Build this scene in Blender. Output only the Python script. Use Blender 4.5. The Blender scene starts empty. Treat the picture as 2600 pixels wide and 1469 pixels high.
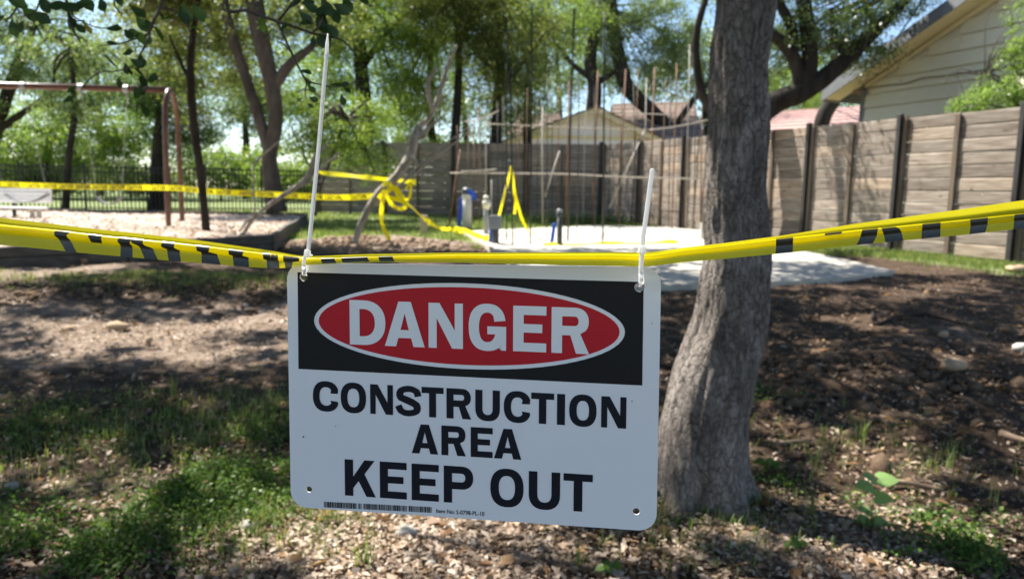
import bpy, math, random
import numpy as np
from mathutils import Vector
from mathutils.geometry import tessellate_polygon
random.seed(7)
rng = np.random.default_rng(11)
SC = bpy.context.scene
COL = SC.collection
R = math.radians

# ------------------------------------------------------------------ camera
IMW, IMH, FPX = 2600.0, 1469.0, 1878.0
PITCH, ROLL = R(7.3), R(1.0)
CAM = np.array([0.0, 0.0, 1.3])
FWD = np.array([0, math.cos(PITCH), -math.sin(PITCH)])
_u = np.array([0, math.sin(PITCH), math.cos(PITCH)])
_r = np.array([1.0, 0, 0])
RGT = _r * math.cos(ROLL) + _u * math.sin(ROLL)
UPV = -_r * math.sin(ROLL) + _u * math.cos(ROLL)
cam = bpy.data.objects.new('camera', bpy.data.cameras.new('camera'))
COL.objects.link(cam)
SC.camera = cam
from mathutils import Matrix
m3 = Matrix((RGT, UPV, -FWD)).transposed()
cam.matrix_world = Matrix.Translation(Vector(CAM)) @ m3.to_4x4()
cam.data.sensor_width = 36.0
cam.data.lens = 36.0 * FPX / IMW
cam.data.clip_start = 0.05
cam.data.clip_end = 900
cam.data.dof.use_dof = True
cam.data.dof.focus_distance = 0.69
cam.data.dof.aperture_fstop = 8.8
cam.data.dof.aperture_blades = 0

# ------------------------------------------------------------------ light
SUN_EL = R(53)
SUN_H = np.array([-0.80, 0.60])
TO_SUN = np.array([SUN_H[0] * math.cos(SUN_EL), SUN_H[1] * math.cos(SUN_EL), math.sin(SUN_EL)])
world = bpy.data.worlds.new('World')
SC.world = world
world.use_nodes = True
wn = world.node_tree
wn.nodes.clear()
sky = wn.nodes.new('ShaderNodeTexSky')
sky.sky_type = 'NISHITA'
sky.sun_disc = False
sky.sun_elevation = SUN_EL
sky.sun_rotation = math.atan2(SUN_H[0], SUN_H[1])
sky.air_density = 1.0
sky.dust_density = 0.3
sky.ozone_density = 2.6
bg = wn.nodes.new('ShaderNodeBackground')
bg.inputs['Strength'].default_value = 0.081
wo = wn.nodes.new('ShaderNodeOutputWorld')
wn.links.new(sky.outputs[0], bg.inputs[0])
wn.links.new(bg.outputs[0], wo.inputs[0])
sun = bpy.data.objects.new('sun', bpy.data.lights.new('sun', 'SUN'))
COL.objects.link(sun)
sun.data.energy = 5.0
sun.data.angle = R(0.53)
sun.data.color = (1.0, 0.95, 0.86)
sun.rotation_euler = Vector(TO_SUN).to_track_quat('Z', 'Y').to_euler()
SC.view_settings.view_transform = 'Standard'
SC.view_settings.look = 'None'
SC.view_settings.gamma = 1
SC.view_settings.use_curve_mapping = False
SC.view_settings.exposure = 1.5
SC.render.engine = 'CYCLES'
SC.cycles.max_bounces = 8
SC.cycles.diffuse_bounces = 4
SC.cycles.transmission_bounces = 6
SC.cycles.sample_clamp_indirect = 6
SC.cycles.use_denoising = True

# ------------------------------------------------------------------ pixel <-> place
def ray(px, py):
    return (px - IMW / 2) / FPX * RGT - (py - IMH / 2) / FPX * UPV + FWD
def cpt(px, py, z):
    """point at camera depth z"""
    return CAM + ray(px, py) * z
def at(px, py, Y):
    """point at world distance Y"""
    d = ray(px, py)
    return CAM + d * (Y / d[1])
def onplane(px, py, p0, n):
    d = ray(px, py)
    return CAM + d * (np.dot(np.asarray(p0) - CAM, n) / np.dot(d, n))
def project(P):
    v = np.asarray(P) - CAM
    z = v @ FWD
    z = np.where(np.abs(z) < 1e-4, 1e-4, z)
    return IMW / 2 + FPX * (v @ RGT) / z, IMH / 2 - FPX * (v @ UPV) / z, z

def hash2(ix, iy, seed):
    h = np.sin(ix * 127.1 + iy * 311.7 + seed * 74.7) * 43758.5453
    return h - np.floor(h)
def vnoise(x, y, seed=0):
    x = np.asarray(x, float); y = np.asarray(y, float)
    ix, iy = np.floor(x), np.floor(y)
    fx, fy = x - ix, y - iy
    fx, fy = fx * fx * (3 - 2 * fx), fy * fy * (3 - 2 * fy)
    a, b = hash2(ix, iy, seed), hash2(ix + 1, iy, seed)
    c, d = hash2(ix, iy + 1, seed), hash2(ix + 1, iy + 1, seed)
    return (a * (1 - fx) + b * fx) * (1 - fy) + (c * (1 - fx) + d * fx) * fy
def fbm(x, y, seed=0, o=4):
    s, a, t = 0, 1.0, 0
    for k in range(o):
        s = s + a * vnoise(np.asarray(x) * 2 ** k + 3.1 * k, np.asarray(y) * 2 ** k + 1.7 * k, seed + k)
        t += a; a *= 0.5
    return s / t
def sstep(a, b, x):
    t = np.clip((np.asarray(x, float) - a) / (b - a), 0, 1)
    return t * t * (3 - 2 * t)

GY = [-50, 3.2, 8, 12, 20, 27, 60, 900]
GZ = [0, 0, .25, .34, .42, .56, .8, 3.0]
MOUNDS = []      # (x, y, rx, ry, h)
def zg(x, y):
    x = np.asarray(x, float); y = np.asarray(y, float)
    z = np.interp(y, GY, GZ)
    for mx, my, rx, ry, h in MOUNDS:
        q = ((x - mx) / rx) ** 2 + ((y - my) / ry) ** 2
        z = z + h * np.exp(-q * 1.6)
    return z
def gpt(px, py):
    d = ray(px, py)
    t, st = 0.5, 0.02
    while t < 400:
        p = CAM + d * t
        if p[2] < float(zg(p[0], p[1])):
            break
        t += st * (1 + t * 0.15)
    lo, hi = t - st * (1 + t * 0.2), t
    for _ in range(25):
        m = (lo + hi) / 2
        p = CAM + d * m
        if p[2] < float(zg(p[0], p[1])): hi = m
        else: lo = m
    p = CAM + d * hi
    return np.array([p[0], p[1], float(zg(p[0], p[1]))])

_m = gpt(960, 622); MOUNDS.append((_m[0], _m[1], 1.9, 1.3, .16))
_m = gpt(2200, 930); MOUNDS.append((_m[0], _m[1], .9, .6, .10))
_m = gpt(620, 720); MOUNDS.append((_m[0] - .5, _m[1], 2.5, .8, .08))

# ------------------------------------------------------------------ object helpers
def linkobj(name, data, parent=None, loc=None):
    o = bpy.data.objects.new(name, data)
    COL.objects.link(o)
    if parent is not None: o.parent = parent
    if loc is not None: o.location = Vector([float(v) for v in loc])
    return o
def tag(o, label=None, cat=None, group=None, kind=None):
    if label: o['label'] = label
    if cat: o['category'] = cat
    if group: o['group'] = group
    if kind: o['kind'] = kind
    return o
def thing(name, label, cat, loc, group=None):
    o = linkobj(name, None, None, loc)
    o.empty_display_size = .1
    return tag(o, label, cat, group)
def rootloc(o):
    p = np.zeros(3)
    while o is not None:
        p = p + np.array(o.location); o = o.parent
    return p

class MB:
    def __init__(self):
        self.v, self.f, self.mi, self.n = [], [], [], 0
    def add(self, vs, fs, mi=0):
        b = self.n
        for p in vs: self.v.append((float(p[0]), float(p[1]), float(p[2])))
        self.n += len(vs)
        for f in fs:
            self.f.append(tuple(b + i for i in f)); self.mi.append(mi)
        return self
    def box(self, c, sx, sy, sz, ax=(1, 0, 0), ay=(0, 1, 0), az=(0, 0, 1), mi=0):
        c, ax, ay, az = (np.asarray(q, float) for q in (c, ax, ay, az))
        vs = [c + ax * sx / 2 * i + ay * sy / 2 * j + az * sz / 2 * k for k in (-1, 1) for j in (-1, 1) for i in (-1, 1)]
        return self.add(vs, [(0, 2, 3, 1), (4, 5, 7, 6), (0, 1, 5, 4), (2, 6, 7, 3), (0, 4, 6, 2), (1, 3, 7, 5)], mi)
    def hexa(self, b4, t4, mi=0):
        return self.add(list(b4) + list(t4), [(3, 2, 1, 0), (4, 5, 6, 7), (0, 1, 5, 4), (1, 2, 6, 5), (2, 3, 7, 6), (3, 0, 4, 7)], mi)
    def tube(self, pts, rad, seg=10, cap=True, wob=0.0, seed=0, flat=1.0, mi=0):
        P = [np.asarray(p, float) for p in pts]
        rad = [rad] * len(P) if np.isscalar(rad) else list(rad)
        ref = None; vs = []; fs = []
        for i, p in enumerate(P):
            t = P[min(i + 1, len(P) - 1)] - P[max(i - 1, 0)]
            t = t / (np.linalg.norm(t) + 1e-12)
            if ref is None:
                ref = np.array([1.0, 0, 0]) if abs(t[0]) < .9 else np.array([0, 1.0, 0])
            a = ref - t * np.dot(ref, t); a /= np.linalg.norm(a) + 1e-12
            b = np.cross(t, a); ref = a
            for k in range(seg):
                th = 2 * math.pi * k / seg
                w = 1.0
                if wob:
                    w += wob * (math.sin(3 * th + seed + i * .35) * .5 + math.sin(5 * th + seed * 2 - i * .6) * .3 + (random.random() - .5) * .5)
                vs.append(p + (a * math.cos(th) + b * math.sin(th) * flat) * rad[i] * w)
        n = len(P)
        for i in range(n - 1):
            for k in range(seg):
                k2 = (k + 1) % seg
                fs.append((i * seg + k, i * seg + k2, (i + 1) * seg + k2, (i + 1) * seg + k))
        if cap:
            fs.append(tuple(range(seg - 1, -1, -1)))
            fs.append(tuple((n - 1) * seg + k for k in range(seg)))
        return self.add(vs, fs, mi)
    def poly(self, loops, tf, mi=0):
        """2-D loops (outer, holes...) laid out through tf(x, y) -> point"""
        tris = tessellate_polygon([[Vector((x, y, 0)) for x, y in lp] for lp in loops])
        flat = [p for lp in loops for p in lp]
        return self.add([tf(x, y) for x, y in flat], [tuple(t) for t in tris], mi)
    def mesh(self, name, origin=(0, 0, 0), smooth=False):
        me = bpy.data.meshes.new(name)
        o = np.asarray(origin, float)
        me.from_pydata([(v[0] - o[0], v[1] - o[1], v[2] - o[2]) for v in self.v], [], self.f)
        if any(self.mi):
            me.polygons.foreach_set('material_index', self.mi)
        if smooth:
            me.polygons.foreach_set('use_smooth', [True] * len(me.polygons))
        me.update()
        return me
def part(name, mb, mat, parent, smooth=False, kind=None, label=None):
    me = mb.mesh(name, rootloc(parent), smooth)
    for m in (mat if isinstance(mat, (list, tuple)) else [mat]): me.materials.append(m)
    o = linkobj(name, me, parent)
    if kind: o['kind'] = kind
    if label: o['label'] = label
    return o
def solo(name, mb, mat, loc, label=None, cat=None, group=None, kind=None, smooth=False):
    me = mb.mesh(name, loc, smooth)
    for m in (mat if isinstance(mat, (list, tuple)) else [mat]): me.materials.append(m)
    return tag(linkobj(name, me, None, loc), label, cat, group, kind)
def bevel(o, w, seg=2):
    m = o.modifiers.new('bevel', 'BEVEL'); m.width = w; m.segments = seg; m.limit_method = 'ANGLE'
    return o
def catmull(P, n=6):
    P = [np.asarray(p, float) for p in P]
    Q = [2 * P[0] - P[1]] + P + [2 * P[-1] - P[-2]]
    out = []
    for i in range(1, len(Q) - 2):
        for k in range(n):
            t = k / n
            out.append(.5 * ((2 * Q[i]) + (-Q[i - 1] + Q[i + 1]) * t + (2 * Q[i - 1] - 5 * Q[i] + 4 * Q[i + 1] - Q[i + 2]) * t * t + (-Q[i - 1] + 3 * Q[i] - 3 * Q[i + 1] + Q[i + 2]) * t ** 3))
    out.append(P[-1])
    return out
def fastmesh(name, V, F4, mat, smooth=False):
    """big quad mesh from numpy arrays"""
    me = bpy.data.meshes.new(name)
    nv, nf = len(V), len(F4)
    me.vertices.add(nv)
    me.vertices.foreach_set('co', np.ascontiguousarray(V, dtype=np.float32).ravel())
    me.loops.add(nf * 4); me.polygons.add(nf)
    me.loops.foreach_set('vertex_index', np.ascontiguousarray(F4, dtype=np.int32).ravel())
    me.polygons.foreach_set('loop_start', np.arange(0, nf * 4, 4, dtype=np.int32))
    me.polygons.foreach_set('loop_total', np.full(nf, 4, dtype=np.int32))
    if smooth: me.polygons.foreach_set('use_smooth', np.ones(nf, dtype=bool))
    me.update(calc_edges=True)
    me.materials.append(mat)
    return me

# ------------------------------------------------------------------ materials
def newmat(name):
    m = bpy.data.materials.new(name); m.use_nodes = True
    nt = m.node_tree; nt.nodes.clear()
    out = nt.nodes.new('ShaderNodeOutputMaterial')
    return m, nt, out
def N(nt, t, **kw):
    n = nt.nodes.new(t)
    for k, v in kw.items(): setattr(n, k, v)
    return n
def ramp(nt, fac, stops):
    r = N(nt, 'ShaderNodeValToRGB')
    els = r.color_ramp.elements
    while len(els) < len(stops): els.new(.5)
    for e, (p, c) in zip(els, stops):
        e.position = p; e.color = (*c, 1) if len(c) == 3 else c
    nt.links.new(fac, r.inputs[0])
    return r.outputs[0]
def coords(nt, scale=(1, 1, 1), kind='Object'):
    tc = N(nt, 'ShaderNodeTexCoord'); mp = N(nt, 'ShaderNodeMapping')
    mp.inputs['Scale'].default_value = scale
    nt.links.new(tc.outputs[kind], mp.inputs[0])
    return mp.outputs[0]
def noise(nt, vec, scale, detail=4, rough=.6, dist=0):
    n = N(nt, 'ShaderNodeTexNoise')
    n.inputs['Scale'].default_value = scale; n.inputs['Detail'].default_value = detail
    n.inputs['Roughness'].default_value = rough; n.inputs['Distortion'].default_value = dist
    nt.links.new(vec, n.inputs['Vector'])
    return n.outputs[0]
def mixc(nt, fac, a, b, mode='MIX'):
    m = N(nt, 'ShaderNodeMix', data_type='RGBA', blend_type=mode)
    for s, v in ((m.inputs[0], fac), (m.inputs[6], a), (m.inputs[7], b)):
        if hasattr(v, 'is_linked') or isinstance(v, bpy.types.NodeSocket): nt.links.new(v, s)
        elif np.isscalar(v): s.default_value = v
        else: s.default_value = (*v, 1)
    return m.outputs[2]
def mat_noise(name, stops, scale=6, rough=.7, stretch=(1, 1, 1), bump=.0, bscale=None, spec=.5, rand=0.0, metal=0, detail=5, bdist=.01):
    m, nt, out = newmat(name)
    p = N(nt, 'ShaderNodeBsdfPrincipled')
    v = coords(nt, stretch)
    if rand:
        oi = N(nt, 'ShaderNodeObjectInfo'); ad = N(nt, 'ShaderNodeVectorMath', operation='ADD')
        sc = N(nt, 'ShaderNodeVectorMath', operation='SCALE'); sc.inputs[3].default_value = 37.0
        cb = N(nt, 'ShaderNodeCombineXYZ')
        for i in range(3): nt.links.new(oi.outputs['Random'], cb.inputs[i])
        nt.links.new(cb.outputs[0], sc.inputs[0]); nt.links.new(v, ad.inputs[0]); nt.links.new(sc.outputs[0], ad.inputs[1])
        v = ad.outputs[0]
    f = noise(nt, v, scale, detail)
    c = ramp(nt, f, stops)
    if rand:
        mr = N(nt, 'ShaderNodeMapRange'); mr.inputs[3].default_value = 1 - rand; mr.inputs[4].default_value = 1 + rand
        nt.links.new(oi.outputs['Random'], mr.inputs[0])
        c = mixc(nt, 1.0, c, mr.outputs[0], 'MULTIPLY')
    nt.links.new(c, p.inputs['Base Color'])
    p.inputs['Roughness'].default_value = rough
    p.inputs['Specular IOR Level'].default_value = spec
    p.inputs['Metallic'].default_value = metal
    if bump:
        b = N(nt, 'ShaderNodeBump'); b.inputs['Strength'].default_value = bump; b.inputs['Distance'].default_value = bdist
        nt.links.new(noise(nt, v, bscale or scale * 3, 6), b.inputs['Height'])
        nt.links.new(b.outputs[0], p.inputs['Normal'])
    nt.links.new(p.outputs[0], out.inputs[0])
    return m
def add_knots(m, scale=3.2, col=(.62, .52, .40), rim=(.10, .065, .045)):
    nt = m.node_tree; p = next(n for n in nt.nodes if n.type == 'BSDF_PRINCIPLED')
    src = p.inputs['Base Color'].links[0].from_socket
    oi = N(nt, 'ShaderNodeObjectInfo'); v = coords(nt, (1, 1, 1.6))
    ad = N(nt, 'ShaderNodeVectorMath', operation='ADD'); cb = N(nt, 'ShaderNodeCombineXYZ')
    ml = N(nt, 'ShaderNodeMath', operation='MULTIPLY'); ml.inputs[1].default_value = 91
    nt.links.new(oi.outputs['Random'], ml.inputs[0])
    for i in range(3): nt.links.new(ml.outputs[0], cb.inputs[i])
    nt.links.new(v, ad.inputs[0]); nt.links.new(cb.outputs[0], ad.inputs[1])
    mb_ = mixc(nt, 1.0, src, (1.02, .94, .85), 'MULTIPLY')
    src = mixc(nt, ramp(nt, oi.outputs['Random'], [(.76, (0, 0, 0)), (.90, (1, 1, 1))]), src, mb_)
    vo = N(nt, 'ShaderNodeTexVoronoi'); vo.inputs['Scale'].default_value = scale
    nt.links.new(ad.outputs[0], vo.inputs['Vector'])
    c = mixc(nt, ramp(nt, vo.outputs['Distance'], [(.10, (1, 1, 1)), (.16, (0, 0, 0))]), src, rim)
    c = mixc(nt, ramp(nt, vo.outputs['Distance'], [(.055, (1, 1, 1)), (.085, (0, 0, 0))]), c, col)
    nt.links.new(c, p.inputs['Base Color'])
def two(c, k=.7, k2=1.25):
    return [(.3, tuple(x * k for x in c)), (.72, tuple(min(1, x * k2) for x in c))]
def mat_leaf(name, cols, trans=.52, gloss=.05):
    """cols: ramp over the per-leaf random number"""
    m, nt, out = newmat(name)
    g = N(nt, 'ShaderNodeNewGeometry')
    c = ramp(nt, g.outputs['Random Per Island'], [(i / max(1, len(cols) - 1), k) for i, k in enumerate(cols)])
    d = N(nt, 'ShaderNodeBsdfDiffuse'); t = N(nt, 'ShaderNodeBsdfTranslucent'); gl = N(nt, 'ShaderNodeBsdfGlossy')
    gl.inputs['Roughness'].default_value = .42
    tcol = mixc(nt, 1.0, c, (1.75, 1.70, .85), 'MULTIPLY')
    nt.links.new(c, d.inputs[0]); nt.links.new(tcol, t.inputs[0])
    a = N(nt, 'ShaderNodeMixShader'); a.inputs[0].default_value = trans
    nt.links.new(d.outputs[0], a.inputs[1]); nt.links.new(t.outputs[0], a.inputs[2])
    b = N(nt, 'ShaderNodeMixShader'); b.inputs[0].default_value = gloss
    nt.links.new(a.outputs[0], b.inputs[1]); nt.links.new(gl.outputs[0], b.inputs[2])
    nt.links.new(b.outputs[0], out.inputs[0])
    return m

M = {}
def setup_mats():
    M['bright'] = mat_leaf('leaf_bright', [(.08, .15, .03), (.12, .20, .04), (.16, .24, .05), (.20, .24, .06)])
    M['olive'] = mat_leaf('leaf_olive', [(.07, .105, .03), (.10, .14, .04), (.14, .165, .05), (.18, .18, .06)])
    M['greygreen'] = mat_leaf('leaf_grey_green', [(.07, .115, .045), (.095, .145, .06), (.13, .18, .075), (.16, .20, .09)])
    M['oak'] = mat_leaf('leaf_oak', [(.035, .065, .018), (.05, .09, .025), (.07, .11, .03), (.09, .12, .035)], gloss=.08)
    M['oakshade'] = mat_leaf('leaf_shade_crown', [(.03, .055, .016), (.04, .07, .02), (.06, .09, .025)], trans=.22, gloss=.02)  # opaque dark leaf so the unseen crown shades deeper
    M['seedleaf'] = mat_leaf('leaf_seedling', [(.20, .33, .11), (.26, .40, .15)], trans=.3, gloss=.02)
    M['dark'] = mat_leaf('leaf_self_shaded', [(.035, .055, .014), (.055, .08, .02), (.09, .10, .025)], trans=.3, gloss=.02)  # dense crown's own shade put into the leaf colour
    M['deep'] = mat_leaf('leaf_deep', [(.035, .075, .02), (.05, .10, .025), (.07, .12, .03)])
    M['ferny'] = mat_leaf('leaf_ferny', [(.12, .20, .06), (.16, .25, .08), (.20, .28, .10)], gloss=.03)
    M['twigleaf'] = mat_leaf('leaf_twig', [(.018, .045, .014), (.03, .065, .018), (.05, .10, .02)], trans=.35, gloss=.025)
    M['yellowleaf'] = mat_leaf('leaf_yellowing', [(.30, .24, .03), (.40, .30, .04)], trans=.4)
    M['cover'] = mat_leaf('leaf_ground_cover', [(.05, .10, .02), (.07, .14, .03), (.10, .17, .04), (.15, .21, .06)], trans=.3, gloss=.015)
    M['grass'] = mat_leaf('grass_blade', [(.08, .14, .035), (.13, .20, .06), (.19, .24, .09), (.28, .27, .13)], gloss=.02, trans=.35)
    M['deadleaf'] = mat_leaf('dead_leaf', [(.16, .09, .045), (.25, .15, .08), (.36, .24, .14)], gloss=.015, trans=.2)
    M['litter'] = mat_leaf('wood_chip_litter', [(.10, .07, .045), (.20, .14, .10), (.34, .25, .185), (.50, .40, .32), (.24, .16, .11)], trans=.06, gloss=.02)
    m, nt, out = newmat('bark')
    p = N(nt, 'ShaderNodeBsdfPrincipled'); p.inputs['Roughness'].default_value = .92; p.inputs['Specular IOR Level'].default_value = .15
    v = coords(nt, (1, 1, .5))
    nz = N(nt, 'ShaderNodeTexNoise'); nz.inputs['Scale'].default_value = 9; nz.inputs['Detail'].default_value = 4
    nt.links.new(v, nz.inputs['Vector'])
    wv_ = N(nt, 'ShaderNodeVectorMath', operation='MULTIPLY_ADD'); wv_.inputs[1].default_value = (.16, .16, .20)
    nt.links.new(nz.outputs['Color'], wv_.inputs[0]); nt.links.new(v, wv_.inputs[2])
    vo = N(nt, 'ShaderNodeTexVoronoi', feature='DISTANCE_TO_EDGE'); vo.inputs['Scale'].default_value = 34
    nt.links.new(wv_.outputs[0], vo.inputs['Vector'])
    crack = N(nt, 'ShaderNodeMapRange'); crack.inputs[1].default_value = 0; crack.inputs[2].default_value = .09; crack.inputs[3].default_value = .70
    nt.links.new(vo.outputs['Distance'], crack.inputs[0])
    patch = ramp(nt, noise(nt, coords(nt, (1, 1, .55)), 6, 10, .78, .6), [(.33, (.085, .074, .066)), (.47, (.19, .168, .153)), (.58, (.30, .27, .25)), (.72, (.48, .44, .41))])
    fine = ramp(nt, noise(nt, coords(nt, (1, 1, .5)), 60, 6, .7), [(.3, (.55, .53, .50)), (.7, (1.25, 1.22, 1.2))])
    c = mixc(nt, 1.0, patch, fine, 'MULTIPLY')
    c = mixc(nt, crack.outputs[0], (.035, .029, .025), c)
    nt.links.new(c, p.inputs['Base Color'])
    hs = N(nt, 'ShaderNodeMath', operation='MULTIPLY_ADD'); hs.inputs[1].default_value = .5
    nt.links.new(noise(nt, coords(nt, (1, 1, .5)), 45, 8, .75), hs.inputs[0]); nt.links.new(crack.outputs[0], hs.inputs[2])
    b = N(nt, 'ShaderNodeBump'); b.inputs['Strength'].default_value = 1.0; b.inputs['Distance'].default_value = .02
    nt.links.new(hs.outputs[0], b.inputs['Height']); nt.links.new(b.outputs[0], p.inputs['Normal'])
    nt.links.new(p.outputs[0], out.inputs[0])
    M['bark'] = m
    M['palechip'] = mat_leaf('pale_litter_chip', [(.16, .11, .08), (.30, .22, .16), (.44, .35, .275), (.56, .47, .39), (.26, .18, .12)], trans=.05, gloss=.01)
    M['barkdark'] = mat_noise('bark_dark', [(.3, (.016, .013, .011)), (.7, (.05, .042, .034))], 5, .92, (1, 1, .3), .8, 14, .2, bdist=.03)
    M['barkbrown'] = mat_noise('bark_brown', [(.3, (.05, .040, .032)), (.7, (.13, .105, .085))], 5, .92, (1, 1, .3), .8, 14, .2, bdist=.03)
    M['barkpale'] = mat_noise('bark_pale', [(.3, (.20, .165, .135)), (.7, (.46, .42, .36))], 8, .85, (1, 1, .3), .6, 20, .2)
    M['twig'] = mat_noise('twig_bark', [(.3, (.04, .032, .027)), (.7, (.13, .11, .09))], 40, .85, (1, 1, 1), .4, 120, .2, bdist=.001)
    M['fenceboard'] = mat_noise('weathered_board', [(.30, (.11, .083, .062)), (.43, (.225, .18, .145)), (.56, (.30, .255, .213)), (.72, (.43, .38, .325))], 7, .85, (.35, .35, 6), .5, 30, .25, rand=.28, detail=8)
    M['fencepost'] = mat_noise('fence_post_wood', [(.3, (.10, .075, .055)), (.7, (.20, .155, .12))], 10, .85, (1, 1, .1), .3, 30, .25, rand=.15)
    M['steelpost'] = mat_noise('dark_steel_post', [(.3, (.016, .015, .015)), (.7, (.04, .036, .034))], 8, .55, bump=.1)
    M['rust'] = mat_noise('rusty_steel', [(.3, (.10, .05, .028)), (.55, (.22, .12, .065)), (.75, (.34, .22, .13))], 12, .8, (1, 1, .3), .3, 60)
    M['darkrebar'] = mat_noise('dark_rebar', two((.035, .033, .032)), 12, .7, (1, 1, .3), .2, 60)
    M['palerod'] = mat_noise('pale_rod', two((.42, .37, .31)), 12, .7, (1, 1, .3), .2, 60)
    M['siding'] = mat_noise('cream_siding', [(.3, (.76, .70, .52)), (.7, (.82, .77, .59))], 3, .6, (1, 1, 3), .1, 20, rand=.05)
    M['soffit'] = mat_noise('cream_soffit', two((.80, .69, .42), .94, 1.04), 3, .6)
    M['fascia'] = mat_noise('grey_fascia', two((.19, .195, .20), .85, 1.1), 6, .5, (1, 1, 1), .1, 30)
    M['whitewall'] = mat_noise('white_house_wall', two((.86, .86, .82), .97, 1.02), 3, .6)
    M['shingle'] = mat_noise('brown_shingle', [(.3, (.12, .085, .07)), (.7, (.24, .18, .15))], 9, .9, (1, 1, 1), .6, 25, .2, rand=.1)
    M['redroof'] = mat_noise('pink_roof', [(.3, (.36, .21, .18)), (.7, (.52, .35, .31))], 5, .9, (1, 1, 1), .4, 25, .2, rand=.06)
    M['blackmetal'] = mat_noise('black_metal', two((.018, .018, .018)), 8, .5)
    M['swingmetal'] = mat_noise('brown_swing_steel', [(.3, (.085, .034, .020)), (.7, (.15, .062, .038))], 5, .35, (1, 1, 1), .05, 30)
    M['galv'] = mat_noise('galvanised', two((.38, .38, .38), .85, 1.15), 20, .5, metal=.4)
    M['rubber'] = mat_noise('grey_rubber', two((.14, .14, .15)), 8, .6)
    M['benchwhite'] = mat_noise('bench_slat', two((.80, .77, .74), .92, 1.04), 5, .55, rand=.06)
    M['timber'] = mat_noise('border_timber', [(.3, (.055, .048, .042)), (.7, (.13, .115, .10))], 6, .85, (1, 1, 4), .4, 25, rand=.15)
    M['mulch'] = mat_noise('pale_mulch', [(.25, (.42, .33, .27)), (.5, (.60, .50, .43)), (.75, (.74, .64, .57))], 14, .95, (1, 1, 1), 1.0, 18, .1, bdist=.08)
    M['concrete'] = mat_noise('concrete', [(.25, (.34, .31, .27)), (.45, (.47, .44, .38)), (.7, (.57, .53, .46))], 2.2, .85, (1, 1, 1), .2, 30, .3)
    M['formboard'] = mat_noise('form_board', two((.46, .42, .36), .85, 1.1), 5, .8, (1, 1, 1), .2, 20)
    M['pvc'] = mat_noise('white_pvc', two((.64, .61, .54), .9, 1.06), 6, .4)
    M['greypipe'] = mat_noise('grey_conduit', two((.25, .26, .27), .9, 1.1), 6, .5)
    M['darkpipe'] = mat_noise('dark_pipe', two((.06, .065, .07)), 6, .5)
    M['blue'] = mat_noise('blue_plastic', two((.015, .09, .62), .85, 1.1), 6, .4)
    M['stake'] = mat_noise('stake_wood', two((.45, .38, .29), .85, 1.1), 6, .8, (1, 1, .2))
    M['ptape'] = mat_noise('far_tape_ink', two((.03, .028, .02)), 10, .6)
    M['clod'] = mat_noise('soil_clod', [(.3, (.06, .040, .027)), (.7, (.19, .132, .092))], 9, .95, (1, 1, 1), .8, 30, .1)
    M['tanclod'] = mat_noise('sunlit_soil_clod', [(.3, (.17, .115, .078)), (.7, (.36, .265, .19))], 9, .95, (1, 1, 1), .8, 30, .1)  # paler copy of clod; sun on the mound put into its colour
    M['rock'] = mat_noise('limestone', [(.3, (.40, .35, .29)), (.7, (.64, .60, .54))], 14, .9, (1, 1, 1), .5, 50, .2)
    M['tanrock'] = mat_noise('tan_stone', [(.3, (.36, .25, .16)), (.7, (.55, .42, .29))], 14, .9, (1, 1, 1), .5, 50, .2)
    M['stick'] = mat_noise('dry_stick', two((.26, .18, .12)), 20, .9, (1, 1, 1), .4, 60)
    # sign
    M['signwhite'] = mat_noise('sign_plastic', two((.92, .915, .92), .985, 1.01), 9, .32, (1, 1, 1), .03, 260, .5, bdist=.0006)
    M['signblack'] = mat_noise('sign_black_ink', two((.014, .0135, .014), .9, 1.1), 30, .5, (1, 1, 1), .02, 300, .2, bdist=.0004)
    M['signred'] = mat_noise('sign_red_ink', two((.58, .018, .028), .97, 1.03), 30, .5, (1, 1, 1), .02, 300, .2, bdist=.0004)
    M['inkblack'] = mat_noise('letter_ink', two((.010, .011, .018), .9, 1.1), 30, .5, spec=.2)
    # tape: thin translucent plastic
    m, nt, out = newmat('caution_tape_plastic')
    p = N(nt, 'ShaderNodeBsdfPrincipled'); t = N(nt, 'ShaderNodeBsdfTranslucent')
    v = coords(nt, (1, 6, 6))
    c = ramp(nt, noise(nt, v, 5, 3), [(.3, (.92, .79, .008)), (.7, (.96, .86, .014))])
    nt.links.new(c, p.inputs['Base Color']); nt.links.new(c, t.inputs[0])
    p.inputs['Roughness'].default_value = .28; p.inputs['Specular IOR Level'].default_value = .45
    b = N(nt, 'ShaderNodeBump'); b.inputs['Strength'].default_value = .25; b.inputs['Distance'].default_value = .002
    nt.links.new(noise(nt, coords(nt, (3, 30, 40)), 4, 3), b.inputs['Height']); nt.links.new(b.outputs[0], p.inputs['Normal'])
    a = N(nt, 'ShaderNodeMixShader'); a.inputs[0].default_value = .58
    nt.links.new(p.outputs[0], a.inputs[1]); nt.links.new(t.outputs[0], a.inputs[2]); nt.links.new(a.outputs[0], out.inputs[0])
    M['tape'] = m
    m, nt, out = newmat('tape_black_print')
    p = N(nt, 'ShaderNodeBsdfPrincipled')
    c = ramp(nt, noise(nt, coords(nt, (60, 60, 60)), 9, 3), [(.3, (.022, .020, .014)), (.8, (.06, .054, .035))])
    nt.links.new(c, p.inputs['Base Color']); p.inputs['Roughness'].default_value = .33
    nt.links.new(p.outputs[0], out.inputs[0])
    M['tapeink'] = m
    # nylon tie
    m, nt, out = newmat('white_nylon')
    p = N(nt, 'ShaderNodeBsdfPrincipled'); t = N(nt, 'ShaderNodeBsdfTranslucent')
    c = ramp(nt, noise(nt, coords(nt), 60, 2), [(.3, (.88, .88, .87)), (.7, (.92, .92, .91))])
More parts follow.
